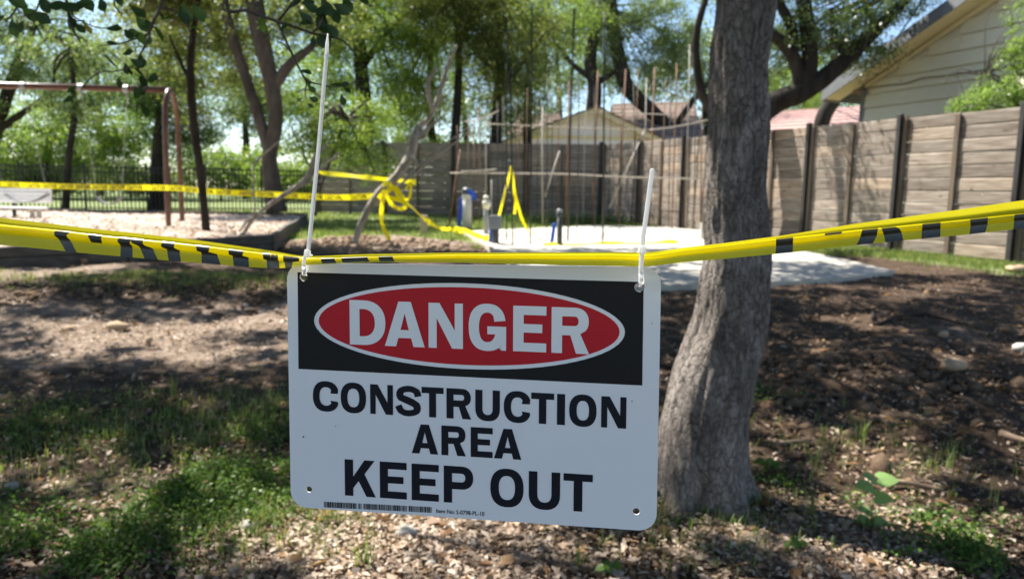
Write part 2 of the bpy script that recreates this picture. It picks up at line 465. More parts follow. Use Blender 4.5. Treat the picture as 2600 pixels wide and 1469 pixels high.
    nt.links.new(c, p.inputs['Base Color']); nt.links.new(c, t.inputs[0]); p.inputs['Roughness'].default_value = .3
    a = N(nt, 'ShaderNodeMixShader'); a.inputs[0].default_value = .62
    nt.links.new(p.outputs[0], a.inputs[1]); nt.links.new(t.outputs[0], a.inputs[2]); nt.links.new(a.outputs[0], out.inputs[0])
    M['nylon'] = m
    # ground
    m, nt, out = newmat('ground_soil')
    p = N(nt, 'ShaderNodeBsdfPrincipled'); p.inputs['Roughness'].default_value = .95; p.inputs['Specular IOR Level'].default_value = .15
    v = coords(nt)
    soil = ramp(nt, noise(nt, v, 5, 8, .7), [(.3, (.032, .021, .014)), (.5, (.075, .050, .034)), (.72, (.17, .118, .082))])
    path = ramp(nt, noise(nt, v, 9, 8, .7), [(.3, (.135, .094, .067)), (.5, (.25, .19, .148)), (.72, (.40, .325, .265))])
    lawn = ramp(nt, noise(nt, v, 3, 8, .7), [(.3, (.10, .14, .045)), (.55, (.19, .23, .09)), (.75, (.31, .30, .17))])
    def msk(attr, sc, lo=.35, hi=.65):
        at_ = N(nt, 'ShaderNodeAttribute'); at_.attribute_name = attr
        ad = N(nt, 'ShaderNodeMath', operation='ADD'); sb = N(nt, 'ShaderNodeMath', operation='SUBTRACT'); sb.inputs[1].default_value = .5
        nt.links.new(noise(nt, v, sc, 6, .7), sb.inputs[0]); nt.links.new(at_.outputs['Fac'], ad.inputs[0]); nt.links.new(sb.outputs[0], ad.inputs[1])
        mr = N(nt, 'ShaderNodeMapRange'); mr.inputs[1].default_value = lo; mr.inputs[2].default_value = hi
        nt.links.new(ad.outputs[0], mr.inputs[0]); return mr.outputs[0]
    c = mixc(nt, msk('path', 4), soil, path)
    c = mixc(nt, msk('lawn', 3), c, lawn)
    nt.links.new(c, p.inputs['Base Color'])
    b = N(nt, 'ShaderNodeBump'); b.inputs['Strength'].default_value = .9; b.inputs['Distance'].default_value = .03
    nt.links.new(noise(nt, v, 26, 8, .75), b.inputs['Height']); nt.links.new(b.outputs[0], p.inputs['Normal'])
    nt.links.new(p.outputs[0], out.inputs[0])
    M['ground'] = m
setup_mats()
add_knots(M['fenceboard'])

# ================================================================== STRUCTURE: ground
PAD = np.array([gpt(*q)[:2] for q in [(1168, 592), (1240, 632), (1330, 690), (1480, 742), (1800, 733), (2134, 716), (2271, 697), (2150, 668), (2015, 640), (1900, 590), (1795, 581), (1500, 577)]])
def in_poly(x, y, P):
    ins = np.zeros(np.shape(x), bool)
    for i in range(len(P)):
        x1, y1 = P[i]; x2, y2 = P[(i + 1) % len(P)]
        c = ((y1 > y) != (y2 > y)) & (x < (x2 - x1) * (y - y1) / (y2 - y1 + 1e-12) + x1)
        ins ^= c
    return ins
BED = [gpt(690, 640), gpt(-160, 690), None, None]
_p = at(778, 541, 20.5); BED[3] = np.array([_p[0], 20.5, 0]); _p = at(-160, 545, 20.5); BED[2] = np.array([_p[0], 20.5, 0])
BED2 = np.array([b[:2] for b in BED])
FENCE_A = np.array([7.95, 11.9]); FD = np.array([-.3746, .9272]); FN = np.array([.9272, .3746])
def fence_side(x, y): return (x - FENCE_A[0]) * FN[0] + (y - FENCE_A[1]) * FN[1]

def lit_map(px, py):
    """how sunny the photograph's ground is, by place"""
    L = np.full(np.shape(px), .07)
    def el(cx, cy, rx, ry, v):
        q = ((px - cx) / rx) ** 2 + ((py - cy) / ry) ** 2
        w = np.exp(-(q ** 2))
        L[...] = L * (1 - w) + v * w
    el(300, 845, 520, 60, .62); el(640, 850, 180, 70, .85); el(420, 900, 260, 40, .45)
    el(100, 680, 230, 40, .6); el(30, 745, 120, 30, .45); el(300, 700, 200, 18, .3)
    el(650, 735, 120, 30, .35)
    el(400, 1230, 330, 90, .26); el(680, 1080, 60, 40, .3); el(60, 1400, 120, 60, .3); el(450, 1030, 60, 30, .28)
    el(120, 940, 60, 12, .4)
    el(1000, 1400, 340, 130, .75); el(700, 1320, 70, 50, .5); el(1500, 1420, 160, 40, .22)
    el(2050, 1330, 330, 60, .42); el(2480, 1400, 190, 90, .8); el(2350, 1200, 250, 22, .25)
    el(2205, 1215, 110, 110, .95)
    el(1680, 1180, 60, 130, .75)
    el(2120, 730, 150, 10, .4); el(2420, 725, 140, 20, .35); el(2420, 920, 60, 26, .6); el(2580, 890, 40, 25, .7)
    el(2070, 890, 60, 20, .3); el(2150, 760, 60, 15, .35)
    el(2450, 670, 260, 28, .9); el(2000, 650, 120, 25, .5); el(1850, 690, 180, 25, .3)
    el(610, 905, 130, 11, .0); el(90, 800, 190, 12, .08); el(330, 790, 130, 8, .15); el(250, 930, 260, 14, .05); el(520, 872, 60, 8, .1)
    for q in ((480, 1180, 75, 26, .95), (560, 1265, 65, 34, .95), (330, 1300, 75, 26, .9), (620, 1135, 55, 20, .95), (80, 1340, 70, 26, .9), (40, 1190, 45, 18, .9), (530, 1350, 55, 22, .9), (180, 1230, 50, 18, .8),
              (1440, 1318, 90, 22, .0), (1350, 1335, 70, 20, .0), (1270, 1362, 60, 20, .0), (1190, 1395, 55, 20, .0), (1110, 1440, 60, 22, .0), (1790, 1190, 70, 100, .85)): el(*q)
    el(2300, 1265, 120, 75, .97); el(1930, 1300, 110, 55, .8); el(2050, 1350, 120, 50, .75); el(2300, 1400, 60, 40, .7)
    fx, fy = np.asarray(px) / 105.0, np.asarray(py) / 30.0
    fl = vnoise(fx, fy, 91) * (.6 + .4 * vnoise(fx * .3, fy * .3, 92))
    L = np.maximum(L, 1.0 * sstep(.60, .66, fl))
    dk = vnoise(np.asarray(px) / 150.0 + np.asarray(py) / 90.0, np.asarray(py) / 26.0, 95)
    L = np.where((np.asarray(px) < 1000) & (np.asarray(py) < 1000), L * (1 - .95 * sstep(.58, .68, dk)), L)
    L = np.where(py < 640, .85, L)
    return L

# -------- ground sheet
nx, ny = 410, 400
uu = np.linspace(-1, 1, nx)
gx = 90 * np.sinh(5.2 * uu) / np.sinh(5.2)
gy = np.concatenate([[-40, -15, -6, -2, 0, 1, 1.5], 1.6 * np.exp(np.linspace(0, math.log(450 / 1.6), ny - 7))])
X, Y = np.meshgrid(gx, gy)
# widen with distance so that the sheet reaches the horizon
X = X * (1 + np.clip(Y - 20, 0, None) / 60)
Z = zg(X, Y)
PXg, PYg, _z = project(np.stack([X, Y, Z], -1).reshape(-1, 3))
PXg, PYg = PXg.reshape(X.shape), PYg.reshape(X.shape)
rough = np.exp(-((X - 3.0) / 3.2) ** 2 - ((Y - 5.2) / 2.6) ** 2) + .9 * np.exp(-((X + 2.2) / 2.8) ** 2 - ((Y - 8.0) / 1.8) ** 2)
for mx, my, rx, ry, h in MOUNDS: rough += .6 * np.exp(-((X - mx) / rx) ** 2 - ((Y - my) / ry) ** 2)
near = 1 - sstep(14, 30, Y)
Z = Z + near * ((fbm(X * 2.3, Y * 2.3, 1) - .5) * .05 + (fbm(X * 9, Y * 9, 5) - .5) * (.02 + .075 * np.clip(rough, 0, 1)))
inpad = in_poly(X, Y, PAD); Z = np.where(inpad, np.minimum(Z, zg(X, Y) - .02), Z)
V = np.stack([X, Y, Z], -1).reshape(-1, 3)
ii = np.arange(len(gy) - 1)[:, None] * nx + np.arange(nx - 1)[None, :]
F = np.stack([ii, ii + 1, ii + nx + 1, ii + nx], -1).reshape(-1, 4)
me = fastmesh('ground', V, F, M['ground'], True)
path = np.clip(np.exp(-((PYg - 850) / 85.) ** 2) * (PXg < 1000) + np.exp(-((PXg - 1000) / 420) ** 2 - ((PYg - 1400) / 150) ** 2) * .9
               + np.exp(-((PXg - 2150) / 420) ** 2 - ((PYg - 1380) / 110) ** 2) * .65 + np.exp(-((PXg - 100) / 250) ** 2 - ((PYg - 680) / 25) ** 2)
               + np.exp(-((PXg - 960) / 300) ** 2 - ((PYg - 615) / 26) ** 2) * .75 + np.exp(-((PXg - 2450) / 300) ** 2 - ((PYg - 850) / 60) ** 2) * .35 + .12, 0, 1)  # mound term also pales the soil in place of sun
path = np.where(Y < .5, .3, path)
lawn = np.where(Y > 12.5, .9, 0.0) * sstep(12.4, 13.6, Y)
path = np.where((Y > 28) & (X > -6) & (X < 16), .95, path)  # unseen pale yard added to bounce light onto the outbuilding wall
lawn = np.where((Y > 28) & (X > -6) & (X < 16), .1, lawn)
lawn = np.where((X > 4) & (Y < 22), np.exp(-((fence_side(X, Y) + .6) / .9) ** 2) * .95, lawn)
lawn = np.maximum(lawn, .5 * np.exp(-((PXg - 420) / 330) ** 2 - ((PYg - 700) / 28) ** 2))
lawn = np.maximum(lawn, .5 * np.exp(-((PXg - 330) / 330) ** 2 - ((PYg - 1270) / 130) ** 2) * (PXg < 760))
for mx, my, rx, ry, h in MOUNDS: lawn = lawn * (1 - np.exp(-((X - mx) / rx) ** 2 - ((Y - my) / ry) ** 2))
for nm, arr in (('path', path), ('lawn', lawn)):
    a_ = me.attributes.new(nm, 'FLOAT', 'POINT'); a_.data.foreach_set('value', np.ascontiguousarray(arr, dtype=np.float32).ravel())
tag(linkobj('ground', me), kind='structure')

def slab(name, P2, z0, th, mat, sub=None):
    mb = MB()
    top = [(x, y, float(zg(x, y)) + z0) for x, y in P2]
    n = len(P2)
    mb.poly([[tuple(p) for p in P2]], lambda x, y: (x, y, float(zg(x, y)) + z0))
    mb.add(top + [(x, y, z - th) for x, y, z in top], [(i, (i + 1) % n, n + (i + 1) % n, n + i) for i in range(n)])
    return mb
# densify the slab outline so it follows the slope
def dens(P, st=.5):
    out = []
    for i in range(len(P)):
        a, b = P[i], P[(i + 1) % len(P)]
        k = max(1, int(np.linalg.norm(b - a) / st))
        out += [a + (b - a) * j / k for j in range(k)]
    return out
# the slab top as a gridded sheet clipped to the outline, sides as a skirt
pm = MB()
D = dens(PAD, .35)
pm.poly([[tuple(p) for p in D]], lambda x, y: (x, y, float(zg(x, y)) + .055))
n_ = len(D)
pm.add([(p[0], p[1], float(zg(*p)) + .055) for p in D] + [(p[0], p[1], float(zg(*p)) - .15) for p in D], [(i, (i + 1) % n_, n_ + (i + 1) % n_, n_ + i) for i in range(n_)])
tag(linkobj('concrete_pavement', pm.mesh('concrete_pavement')), kind='structure').data.materials.append(M['concrete'])

# saw joints across the slab
jm = MB()
def joint(p, q):
    k = 14
    for i in range(k):
        a_, b_ = p + (q - p) * i / k, p + (q - p) * (i + 1) / k
        d_ = (b_ - a_) / np.linalg.norm(b_ - a_); n_2 = np.array([-d_[1], d_[0]]) * .012
        if in_poly(np.array([a_[0], b_[0]]), np.array([a_[1], b_[1]]), PAD).all():
            jm.add([(*(v_), float(zg(*v_)) + .0575) for v_ in (a_ - n_2, b_ - n_2, b_ + n_2, a_ + n_2)], [(0, 1, 2, 3)])
for f_ in (.25, .5, .75):
    joint(PAD[1] + (PAD[0] - PAD[1]) * f_ + np.array([-.5, 0]), PAD[9] + (PAD[10] - PAD[9]) * f_ + np.array([1.5, 0]))
joint(gpt(1250, 634)[:2], gpt(2020, 634)[:2]); joint(gpt(1420, 740)[:2], gpt(1560, 570)[:2]); joint(gpt(1900, 740)[:2], gpt(1690, 570)[:2])
tag(linkobj('pavement_joint', jm.mesh('pavement_joint')), kind='structure').data.materials.append(M['darkpipe'])

# mulch bed
g = np.linspace(0, 1, 60)
A_, B_ = np.meshgrid(g, g)
mx_ = (BED2[1][0] * (1 - A_) + BED2[0][0] * A_) * (1 - B_) + (BED2[2][0] * (1 - A_) + BED2[3][0] * A_) * B_
my_ = (BED2[1][1] * (1 - A_) + BED2[0][1] * A_) * (1 - B_) + (BED2[2][1] * (1 - A_) + BED2[3][1] * A_) * B_
mz_ = zg(mx_, my_) + .19 + (fbm(mx_ * 3, my_ * 3, 9) - .5) * .05
ii = np.arange(59)[:, None] * 60 + np.arange(59)[None, :]
tag(linkobj('mulch_ground', fastmesh('mulch_ground', np.stack([mx_, my_, mz_], -1).reshape(-1, 3), np.stack([ii, ii + 1, ii + 61, ii + 60], -1).reshape(-1, 4), M['mulch'], True)), kind='structure')

# timber border round the mulch bed
def border():
    t = thing('timber_border', 'dark low timber edging round the pale mulch of the playground', 'border', (*BED2[0], float(zg(*BED2[0]))))
    for (a, b) in ((0, 1), (0, 3), (3, 2)):
        P, Q = BED2[a], BED2[b]
        L = np.linalg.norm(Q - P); d = (Q - P) / L; n = np.array([-d[1], d[0]])
        k = int(L / 2.4) + 1
        for i in range(k):
            s0, s1 = i / k * L + .008, (i + 1) / k * L - .008
            for r_ in range(2):
                a_, b_ = P + d * s0, P + d * s1
                w = .075
                o_ = random.uniform(-.006, .006)
                za, zb = float(zg(*a_)), float(zg(*b_))
                lo, hi = -.03 + r_ * .135, .128 + r_ * .135
                if r_: lo = .112 + .022
                mb = MB()
                q = [(a_ - n * w / 2 + n * o_, za), (b_ - n * w / 2 + n * o_, zb), (b_ + n * w / 2 + n * o_, zb), (a_ + n * w / 2 + n * o_, za)]
                mb.hexa([(*p, z + lo) for p, z in q], [(*p, z + hi) for p, z in q])
                bevel(part('timber', mb, M['timber'], t), .008, 1)
border()

# ================================================================== FENCES
FH = 2.42
def board_fence(name, label, A, B, nbay, rows, face, bothposts=True, mid=True, H=FH):
    """horizontal boards; face = side (unit vector) that carries the posts"""
    A, B = np.array(A, float), np.array(B, float)
    L = np.linalg.norm(B - A); d = (B - A) / L
    t = thing(name, label, 'fence', (*A, float(zg(*A))))
    ax3, up = np.array([*d, 0]), np.array([0, 0, 1.0]); n3 = np.array([*face, 0.0])
    bw = L / nbay
    cache = {}
    for i in range(nbay):
        half = 2 if mid else 1
        for h_ in range(half):
            c2 = A + d * (bw * (i + (h_ + .5) / half))
            z0 = float(zg(*c2))
            for r_ in range(rows):
                hgt = H / rows
                ln = bw / half - .012
                key = (i % 3, r_ % 4)
                if key not in cache:
                    hb = hgt - random.uniform(.004, .009); ch = random.uniform(.014, .026); mb = MB()
                    sec = [(-.012, -hb / 2), (.004, -hb / 2), (.013, -hb / 2 + ch), (.013, hb / 2 - ch), (.004, hb / 2), (-.012, hb / 2)]
                    mb.add([ax3 * (ln / 2 * e_) + n3 * a_ + up * z_ for e_ in (-1, 1) for a_, z_ in sec], [(0, 1, 2, 3, 4, 5), (11, 10, 9, 8, 7, 6)] + [(q_, 6 + q_, 6 + (q_ + 1) % 6, (q_ + 1) % 6) for q_ in range(6)])
                    me_ = mb.mesh('board'); me_.materials.append(M['fenceboard']); cache[key] = me_
                off = n3 * random.uniform(-.010, .010)
                o = linkobj('board', cache[key], t, np.array([*c2, z0 + .04 + hgt * (r_ + .5)]) + off - rootloc(t))
                o.rotation_euler = (0, 0, random.uniform(-.004, .004))
    for i in range(nbay + 1):
        p = A + d * bw * i
        z0 = float(zg(*p))
        mb = MB().box(np.array([*(p + np.array(face) * .075), z0 + (H + .10) / 2]), .085, .10, H + .12, ax3, n3, up)
        bevel(part('steel_post', mb, M['steelpost'], t), .006, 1)
        mb = MB().box(np.array([*(p + np.array(face) * .045 - d * .095), z0 + (H + .06) / 2]), .075, .045, H + .06, ax3, n3, up)
        part('wood_post', mb, M['fencepost'], t)
        if mid and i < nbay:
            p = A + d * bw * (i + .5)
            mb = MB().box(np.array([*(p + np.array(face) * .04), z0 + (H + .03) / 2]), .085, .045, H + .03, ax3, n3, up)
            part('batten', mb, M['fencepost'], t)
    return t
CORNER = FENCE_A + FD * 13.45
board_fence('board_fence', 'sunlit weathered plank fence running back along the right side', FENCE_A - FD * 2.36, CORNER, 7, 11, -FN)
_l = at(806, 500, 26.4)
board_fence('board_fence', 'shaded dark plank fence closing the back behind the rebar', CORNER + np.array([-.12, .06]), (_l[0], 26.4), 4, 9, np.array([0.0, -1.0]), mid=True)

def picket_fence():
    a, b = at(-120, 500, 22.6), at(800, 500, 26.2)
    A, B = np.array([a[0], 22.6]), np.array([b[0], 26.2])
    L = np.linalg.norm(B - A); d = np.array([*((B - A) / L), 0]); n = np.array([-d[1], d[0], 0])
    t = thing('picket_fence', 'black metal picket fence behind the playground', 'fence', (*A, float(zg(*A))))
    k = 6; H = 1.5
    up = (0, 0, 1)
    for i in range(k + 1):
        p = A + (B - A) * i / k
        part('post', MB().box((*p, float(zg(*p)) + H / 2 + .03), .065, .065, H + .1, d, n, up), M['blackmetal'], t)
    for i in range(k):
        p, q = A + (B - A) * i / k, A + (B - A) * (i + 1) / k
        zc = float(zg(*((p + q) / 2)))
        for h_ in (.14, H - .22, H - .06):
            part('rail', MB().box((*((p + q) / 2), zc + h_), L / k - .07, .035, .035, d, n, up), M['blackmetal'], t)
        mb = MB()
        m_ = int(L / k / .115)
        for j in range(1, m_):
            s = p + (q - p) * j / m_
            mb.box((*s, zc + H / 2 + .02), .03, .026, H - .06, d, n, up)
        part('picket', mb, M['blackmetal'], t, kind='stuff')
picket_fence()

# ================================================================== HOUSES
def sp(off, px, py):
    """pixel -> point on the vertical plane parallel to the right fence, OFF metres behind it"""
    p0 = np.array([*(FENCE_A + FN * off), 0]); return onplane(px, py, p0, np.array([*FN, 0]))
def gable_house():
    wall = 3.6; rake = 3.0
    FD3, FN3, UP = np.array([*FD, 0]), np.array([*FN, 0]), np.array([0, 0, 1.0])
    c = sp(wall, 2186, 300); e = sp(rake, 2088, 238); e2 = sp(rake, 2424, 0)
    t = thing('gable_house', 'cream gable house with lapped siding and grey fascia behind the right fence', 'house', (c[0], c[1], float(zg(c[0], c[1]))))
    slope = (e2[2] - e[2]) / np.dot(e2 - e, -FD3)      # rise per metre along -FD
    run = 5.2                                            # eave to ridge
    # gable wall polygon in (s along -FD, z)
    z0 = float(zg(c[0], c[1]))
    over = np.dot(c - (e + FN3 * (wall - rake)), -FD3)
    eave = e[2] + slope * over - .16
    ridge = eave + slope * (run - over)
    W = 2 * (run - over)
    def P(s, z, o=0): return np.array([c[0], c[1], 0]) - FD3 * s + UP * z + FN3 * o
    # sheathing behind the planks, with depth
    outl = [(0, z0 - .2), (W, z0 - .2), (W, eave), (W / 2, ridge), (0, eave)]
    mb = MB()
    mb.poly([outl], lambda s, z: P(s, z, .03))
    dep = 9.0
    mb.add([P(0, z0 - .2, .03), P(0, eave, .03), P(0, eave, dep), P(0, z0 - .2, dep), P(W, z0 - .2, .03), P(W, eave, .03), P(W, eave, dep), P(W, z0 - .2, dep)], [(0, 1, 2, 3), (4, 7, 6, 5)])
    wl_ = part('wall', mb, M['siding'], t)
    # lap siding planks, each its own, clipped by the rake
    h = .335; z = z0 + 1.2
    while z < ridge - .1:
        zt = z + h
        def lim(zz):
            if zz <= eave: return (0.06, W - .06)
            k = (zz - eave) / slope
            return (k + .06, W - k - .06)
        a0, a1 = lim(zt)
        if a1 - a0 > .3:
            cut = 2.4 + random.uniform(0, 1.6); segs = [(a0, cut - .003), (cut + .003, a1)] if a0 + .4 < cut < a1 - .4 else [(a0, a1)]
            for s0, s1 in segs:
                mb = MB().hexa([P(s0, z, -.040), P(s1, z, -.040), P(s1, z, .02), P(s0, z, .02)], [P(s0, zt - .016, -.006), P(s1, zt - .016, -.006), P(s1, zt - .016, .02), P(s0, zt - .016, .02)])
                part('siding_plank', mb, M['siding'], wl_)
        z = zt
    # corner board
    part('corner_board', MB().hexa([P(-.03, z0, -.04), P(.10, z0, -.04), P(.10, z0, .03), P(-.03, z0, .03)], [P(-.03, eave, -.04), P(.10, eave, -.04), P(.10, eave, .03), P(-.03, eave, .03)]), M['fascia'], t)
    # roof: two slopes with overhang, fascia and soffit
    def Rk(s, o, dz=0):          # point on the roof line at s from the wall corner
        zz = eave + slope * min(s, W - s) + .16 + dz
        return P(s, zz, o)
    ofw = -(wall - rake)
    for sgn in (0, 1):
        f = (lambda s: s) if not sgn else (lambda s: W - s)
        s0, s1 = f(-over), f(W / 2)
        part('fascia', MB().hexa([Rk(s0, ofw - .03, -.20), Rk(s1, ofw - .03, -.20), Rk(s1, ofw, -.20), Rk(s0, ofw, -.20)], [Rk(s0, ofw - .03, .10), Rk(s1, ofw - .03, .10), Rk(s1, ofw, .10), Rk(s0, ofw, .10)]), M['fascia'], t)
        part('soffit', MB().hexa([Rk(s0, ofw + .002, -.16), Rk(s1, ofw + .002, -.16), Rk(s1, -.03, -.16), Rk(s0, -.03, -.16)], [Rk(s0, ofw + .002, -.13), Rk(s1, ofw + .002, -.13), Rk(s1, -.03, -.13), Rk(s0, -.03, -.13)]), M['soffit'], t)
        part('roof', MB().hexa([Rk(s0, ofw + .01, .035), Rk(s1, ofw + .01, .035), Rk(s1, dep, .035), Rk(s0, dep, .035)], [Rk(s0, ofw + .01, .08), Rk(s1, ofw + .01, .08), Rk(s1, dep, .08), Rk(s0, dep, .08)]), M['shingle'], t)
        part('eave_board', MB().hexa([Rk(s0, ofw, -.20), Rk(f(-over + .03), ofw, -.20), Rk(f(-over + .03), dep, -.20), Rk(s0, dep, -.20)], [Rk(s0, ofw, .03), Rk(f(-over + .03), ofw, .03), Rk(f(-over + .03), dep, .03), Rk(s0, dep, .03)]), M['fascia'], t)
    # frieze strip under the soffit and the cable clipped across the wall
    mb = MB().hexa([P(.1, eave - .12, -.05), P(W / 2, ridge - .12, -.05), P(W / 2, ridge - .12, -.025), P(.1, eave - .12, -.025)], [P(.1, eave + .0, -.05), P(W / 2, ridge + .0, -.05), P(W / 2, ridge, -.025), P(.1, eave, -.025)])
    part('frieze_board', mb, M['soffit'], t)
    cab = [onplane(px, py, P(0, 0, -.06), FN3) for px, py in ((2160, 232), (2190, 226), (2260, 216), (2300, 212), (2342, 199), (2400, 193), (2470, 182), (2600, 165))]
    part('cable', MB().tube(catmull(cab, 4), .012, 6), M['steelpost'], t)
gable_house()

def center_house():
    Yh = 33.0
    ap = at(1516, 272, Yh); el = at(1272, 362, Yh); er = at(1708, 366, Yh); wl = at(1302, 400, Yh); wr = at(1680, 400, Yh)
    z0 = float(zg(ap[0], Yh))
    t = thing('small_house', 'pale gabled outbuilding with brown shingle roof beyond the back fence', 'house', (ap[0], Yh, z0))
    xl, xr, xa = wl[0], wr[0], ap[0]
    def rl(x):  # roof line
        return el[2] + (ap[2] - el[2]) * (x - el[0]) / (xa - el[0]) if x < xa else er[2] + (ap[2] - er[2]) * (er[0] - x) / (er[0] - xa)
    mb = MB().poly([[(xl, z0 - .2), (xr, z0 - .2), (xr, rl(xr) - .15), (xa, ap[2] - .15), (xl, rl(xl) - .15)]], lambda x, z: (x, Yh + .6, z))
    mb.box((xl, Yh + 4.6, z0 + 1.2), .1, 8, 2.8); mb.box((xr, Yh + 4.6, z0 + 1.2), .1, 8, 2.8)
    part('wall', mb, M['whitewall'], t)
    part('frieze_band', MB().box(((xl + xr) / 2, Yh + .57, rl(xl) + .12), xr - xl - .1, .04, .16), M['soffit'], t)
    for a, b in ((el, ap), (ap, er)):
        ex = (a if a is el else b)
        x0, x1 = a[0], b[0]
        z0_, z1_ = a[2], b[2]
        part('fascia', MB().hexa([(x0, Yh, z0_ - .24), (x1, Yh, z1_ - .24), (x1, Yh + .05, z1_ - .24), (x0, Yh + .05, z0_ - .24)], [(x0, Yh, z0_), (x1, Yh, z1_), (x1, Yh + .05, z1_), (x0, Yh + .05, z0_)]), M['soffit'], t)
        part('soffit', MB().hexa([(x0, Yh + .06, z0_ - .22), (x1, Yh + .06, z1_ - .22), (x1, Yh + .6, z1_ - .22), (x0, Yh + .6, z0_ - .22)], [(x0, Yh + .06, z0_ - .16), (x1, Yh + .06, z1_ - .16), (x1, Yh + .6, z1_ - .16), (x0, Yh + .6, z0_ - .16)]), M['soffit'], t)
        # shingle courses
        for k in range(9):
            f0, f1 = k / 9, (k + 1) / 9 + .02
            if a is ap: f0, f1 = 1 - k / 9, 1 - (k + 1) / 9 - .02
            xa_, xb_ = x0 + (x1 - x0) * f0, x0 + (x1 - x0) * f1
            za_, zb_ = z0_ + (z1_ - z0_) * f0 + .07, z0_ + (z1_ - z0_) * f1 + .03
            dy = random.uniform(0, .04)
            part('shingle_course', MB().hexa([(xa_, Yh - .12 + dy, za_ - .06), (xb_, Yh - .12 + dy, zb_ - .03), (xb_, Yh + 9, zb_ - .03), (xa_, Yh + 9, za_ - .06)], [(xa_, Yh - .12 + dy, za_ + .02), (xb_, Yh - .12 + dy, zb_ + .02), (xb_, Yh + 9, zb_ + .02), (xa_, Yh + 9, za_ + .02)]), M['shingle'], t)
center_house()
def plain_roof_house(name, label, pts, Y, mat, depth=7):
    """a house behind the others of which the roof slope shows: pts = eave-left, eave-right, ridge-right, ridge-left pixels"""
    el, er = at(*pts[0], Y), at(*pts[1], Y)
    rr, rl_ = at(*pts[2], Y + depth), at(*pts[3], Y + depth)
    z0 = float(zg(el[0], Y))
    t = thing(name, label, 'house', ((el[0] + er[0]) / 2, Y, z0))
    D3 = np.array([0, 0, .1])
    rf = part('roof', MB().hexa([el, er, rr, rl_], [el + D3, er + D3, rr + D3, rl_ + D3]), mat, t)
    b0, b1 = rl_ + (rl_ - el) * np.array([0, 1, -1]), rr + (rr - er) * np.array([0, 1, -1])
    part('rear_roof', MB().hexa([rl_, rr, b1, b0], [rl_ + D3, rr + D3, b1 + D3, b0 + D3]), mat, t)
    x0, x1 = el[0] + .5, er[0] - .5
    zt = min(el[2], er[2]) - .02
    part('wall', MB().box(((x0 + x1) / 2, Y + depth, (z0 - .3 + zt) / 2), x1 - x0, 2 * depth - 1.2, zt - z0 + .3), M['whitewall'], t)
    part('gutter', MB().box(((el[0] + er[0]) / 2, Y - .06, (el[2] + er[2]) / 2 - .03), er[0] - el[0], .1, .11), M['fascia'], t)
    # courses of shingles across the slope
    for k in range(7):
        f = (k + .5) / 7
        a, b = el + (rl_ - el) * f, er + (rr - er) * f
        n = np.array([0, -.0, .1 + .012])
        a2, b2 = el + (rl_ - el) * min(1, f + .075), er + (rr - er) * min(1, f + .075)
        part('shingle_course', MB().hexa([a + n * .95, b + n * .95, b2 + n * .95, a2 + n * .95], [a + n * 1.3, b + n * 1.3, b2 + n * 1.02, a2 + n * 1.02]), mat, rf)
plain_roof_house('roofed_house', 'house with faded pink roof beyond the right fence', [(1905, 345), (2200, 330), (2230, 272), (1975, 288)], 31, M['redroof'])
plain_roof_house('roofed_house', 'house with brown shingle roof rising behind the pale outbuilding', [(1560, 345), (1790, 350), (1760, 262), (1555, 268)], 40, M['shingle'])
plain_roof_house('roofed_house', 'house with low grey brown roof left of the pale outbuilding', [(1285, 345), (1440, 345), (1420, 292), (1325, 292)], 44, M['shingle'])

# ================================================================== TREES
def leaf_quads(C, size, droop=.35, aspect=.5, face=None):
    """N leaves as folded diamonds: returns V (4N,3), F (N,4)"""
    n = len(C)
    th = rng.uniform(0, 2 * math.pi, n); ph = rng.normal(-droop, .55, n)
    d = np.stack([np.cos(th) * np.cos(ph), np.sin(th) * np.cos(ph), np.sin(ph)], -1)
    u = rng.normal(size=(n, 3)) * .55 + np.array([0, 0, 1.0])
    s = np.cross(d, u); s /= np.linalg.norm(s, axis=1)[:, None] + 1e-9
    w = np.cross(s, d)
    L = (size * rng.uniform(.65, 1.3, n))[:, None] if np.isscalar(size) else size[:, None]
    W = L * aspect
    base = C - d * L * .5
    V = np.stack([base, C + s * W * .5 + w * L * .08, C + d * L * .5, C - s * W * .5 + w * L * .08], 1).reshape(-1, 3)
    F = (np.arange(n)[:, None] * 4 + np.arange(4)[None, :])
    return V, F
def crown_points(blobs, nleaf, clump=.35, per=55, gap=.45, seed=0, flat=.55):
    """blobs: (centre, (rx, ry, rz)); leaves gather in clumps nearer the outside, with gaps between"""
    r_ = np.random.default_rng(seed)
    vol = np.array([b[1][0] * b[1][1] * b[1][2] for b in blobs]) ** .75; vol = vol / vol.sum()
    out = []
    for (c, rad), v in zip(blobs, vol):
        nc = max(3, int(nleaf * v / per))
        q = r_.normal(size=(nc * 3, 3)); q /= np.linalg.norm(q, axis=1)[:, None]
        q *= (r_.uniform(.12, 1, nc * 3) ** .5)[:, None] * (1 + .22 * np.sin(q[:, :1] * 5 + seed) + .15 * np.sin(q[:, 2:] * 7 - seed))
        keep = vnoise(q[:, 0] * 2.6 + seed * 3.3 + q[:, 1] * 2, q[:, 2] * 3.0 + seed * 1.9 + q[:, 1], seed) > gap * .75
        q = q[keep][:nc]
        cc = np.asarray(c) + q * np.asarray(rad)
        sz = clump * r_.uniform(.55, 1.5, len(cc))
        k = np.repeat(np.arange(len(cc)), per)
        g_ = r_.normal(size=(len(k), 3)) * np.array([1, 1, flat]) * sz[k][:, None] * .55
        g_[:, 2] -= np.abs(g_[:, 0]) * .25
        out.append(cc[k] + g_)
    return np.concatenate(out)
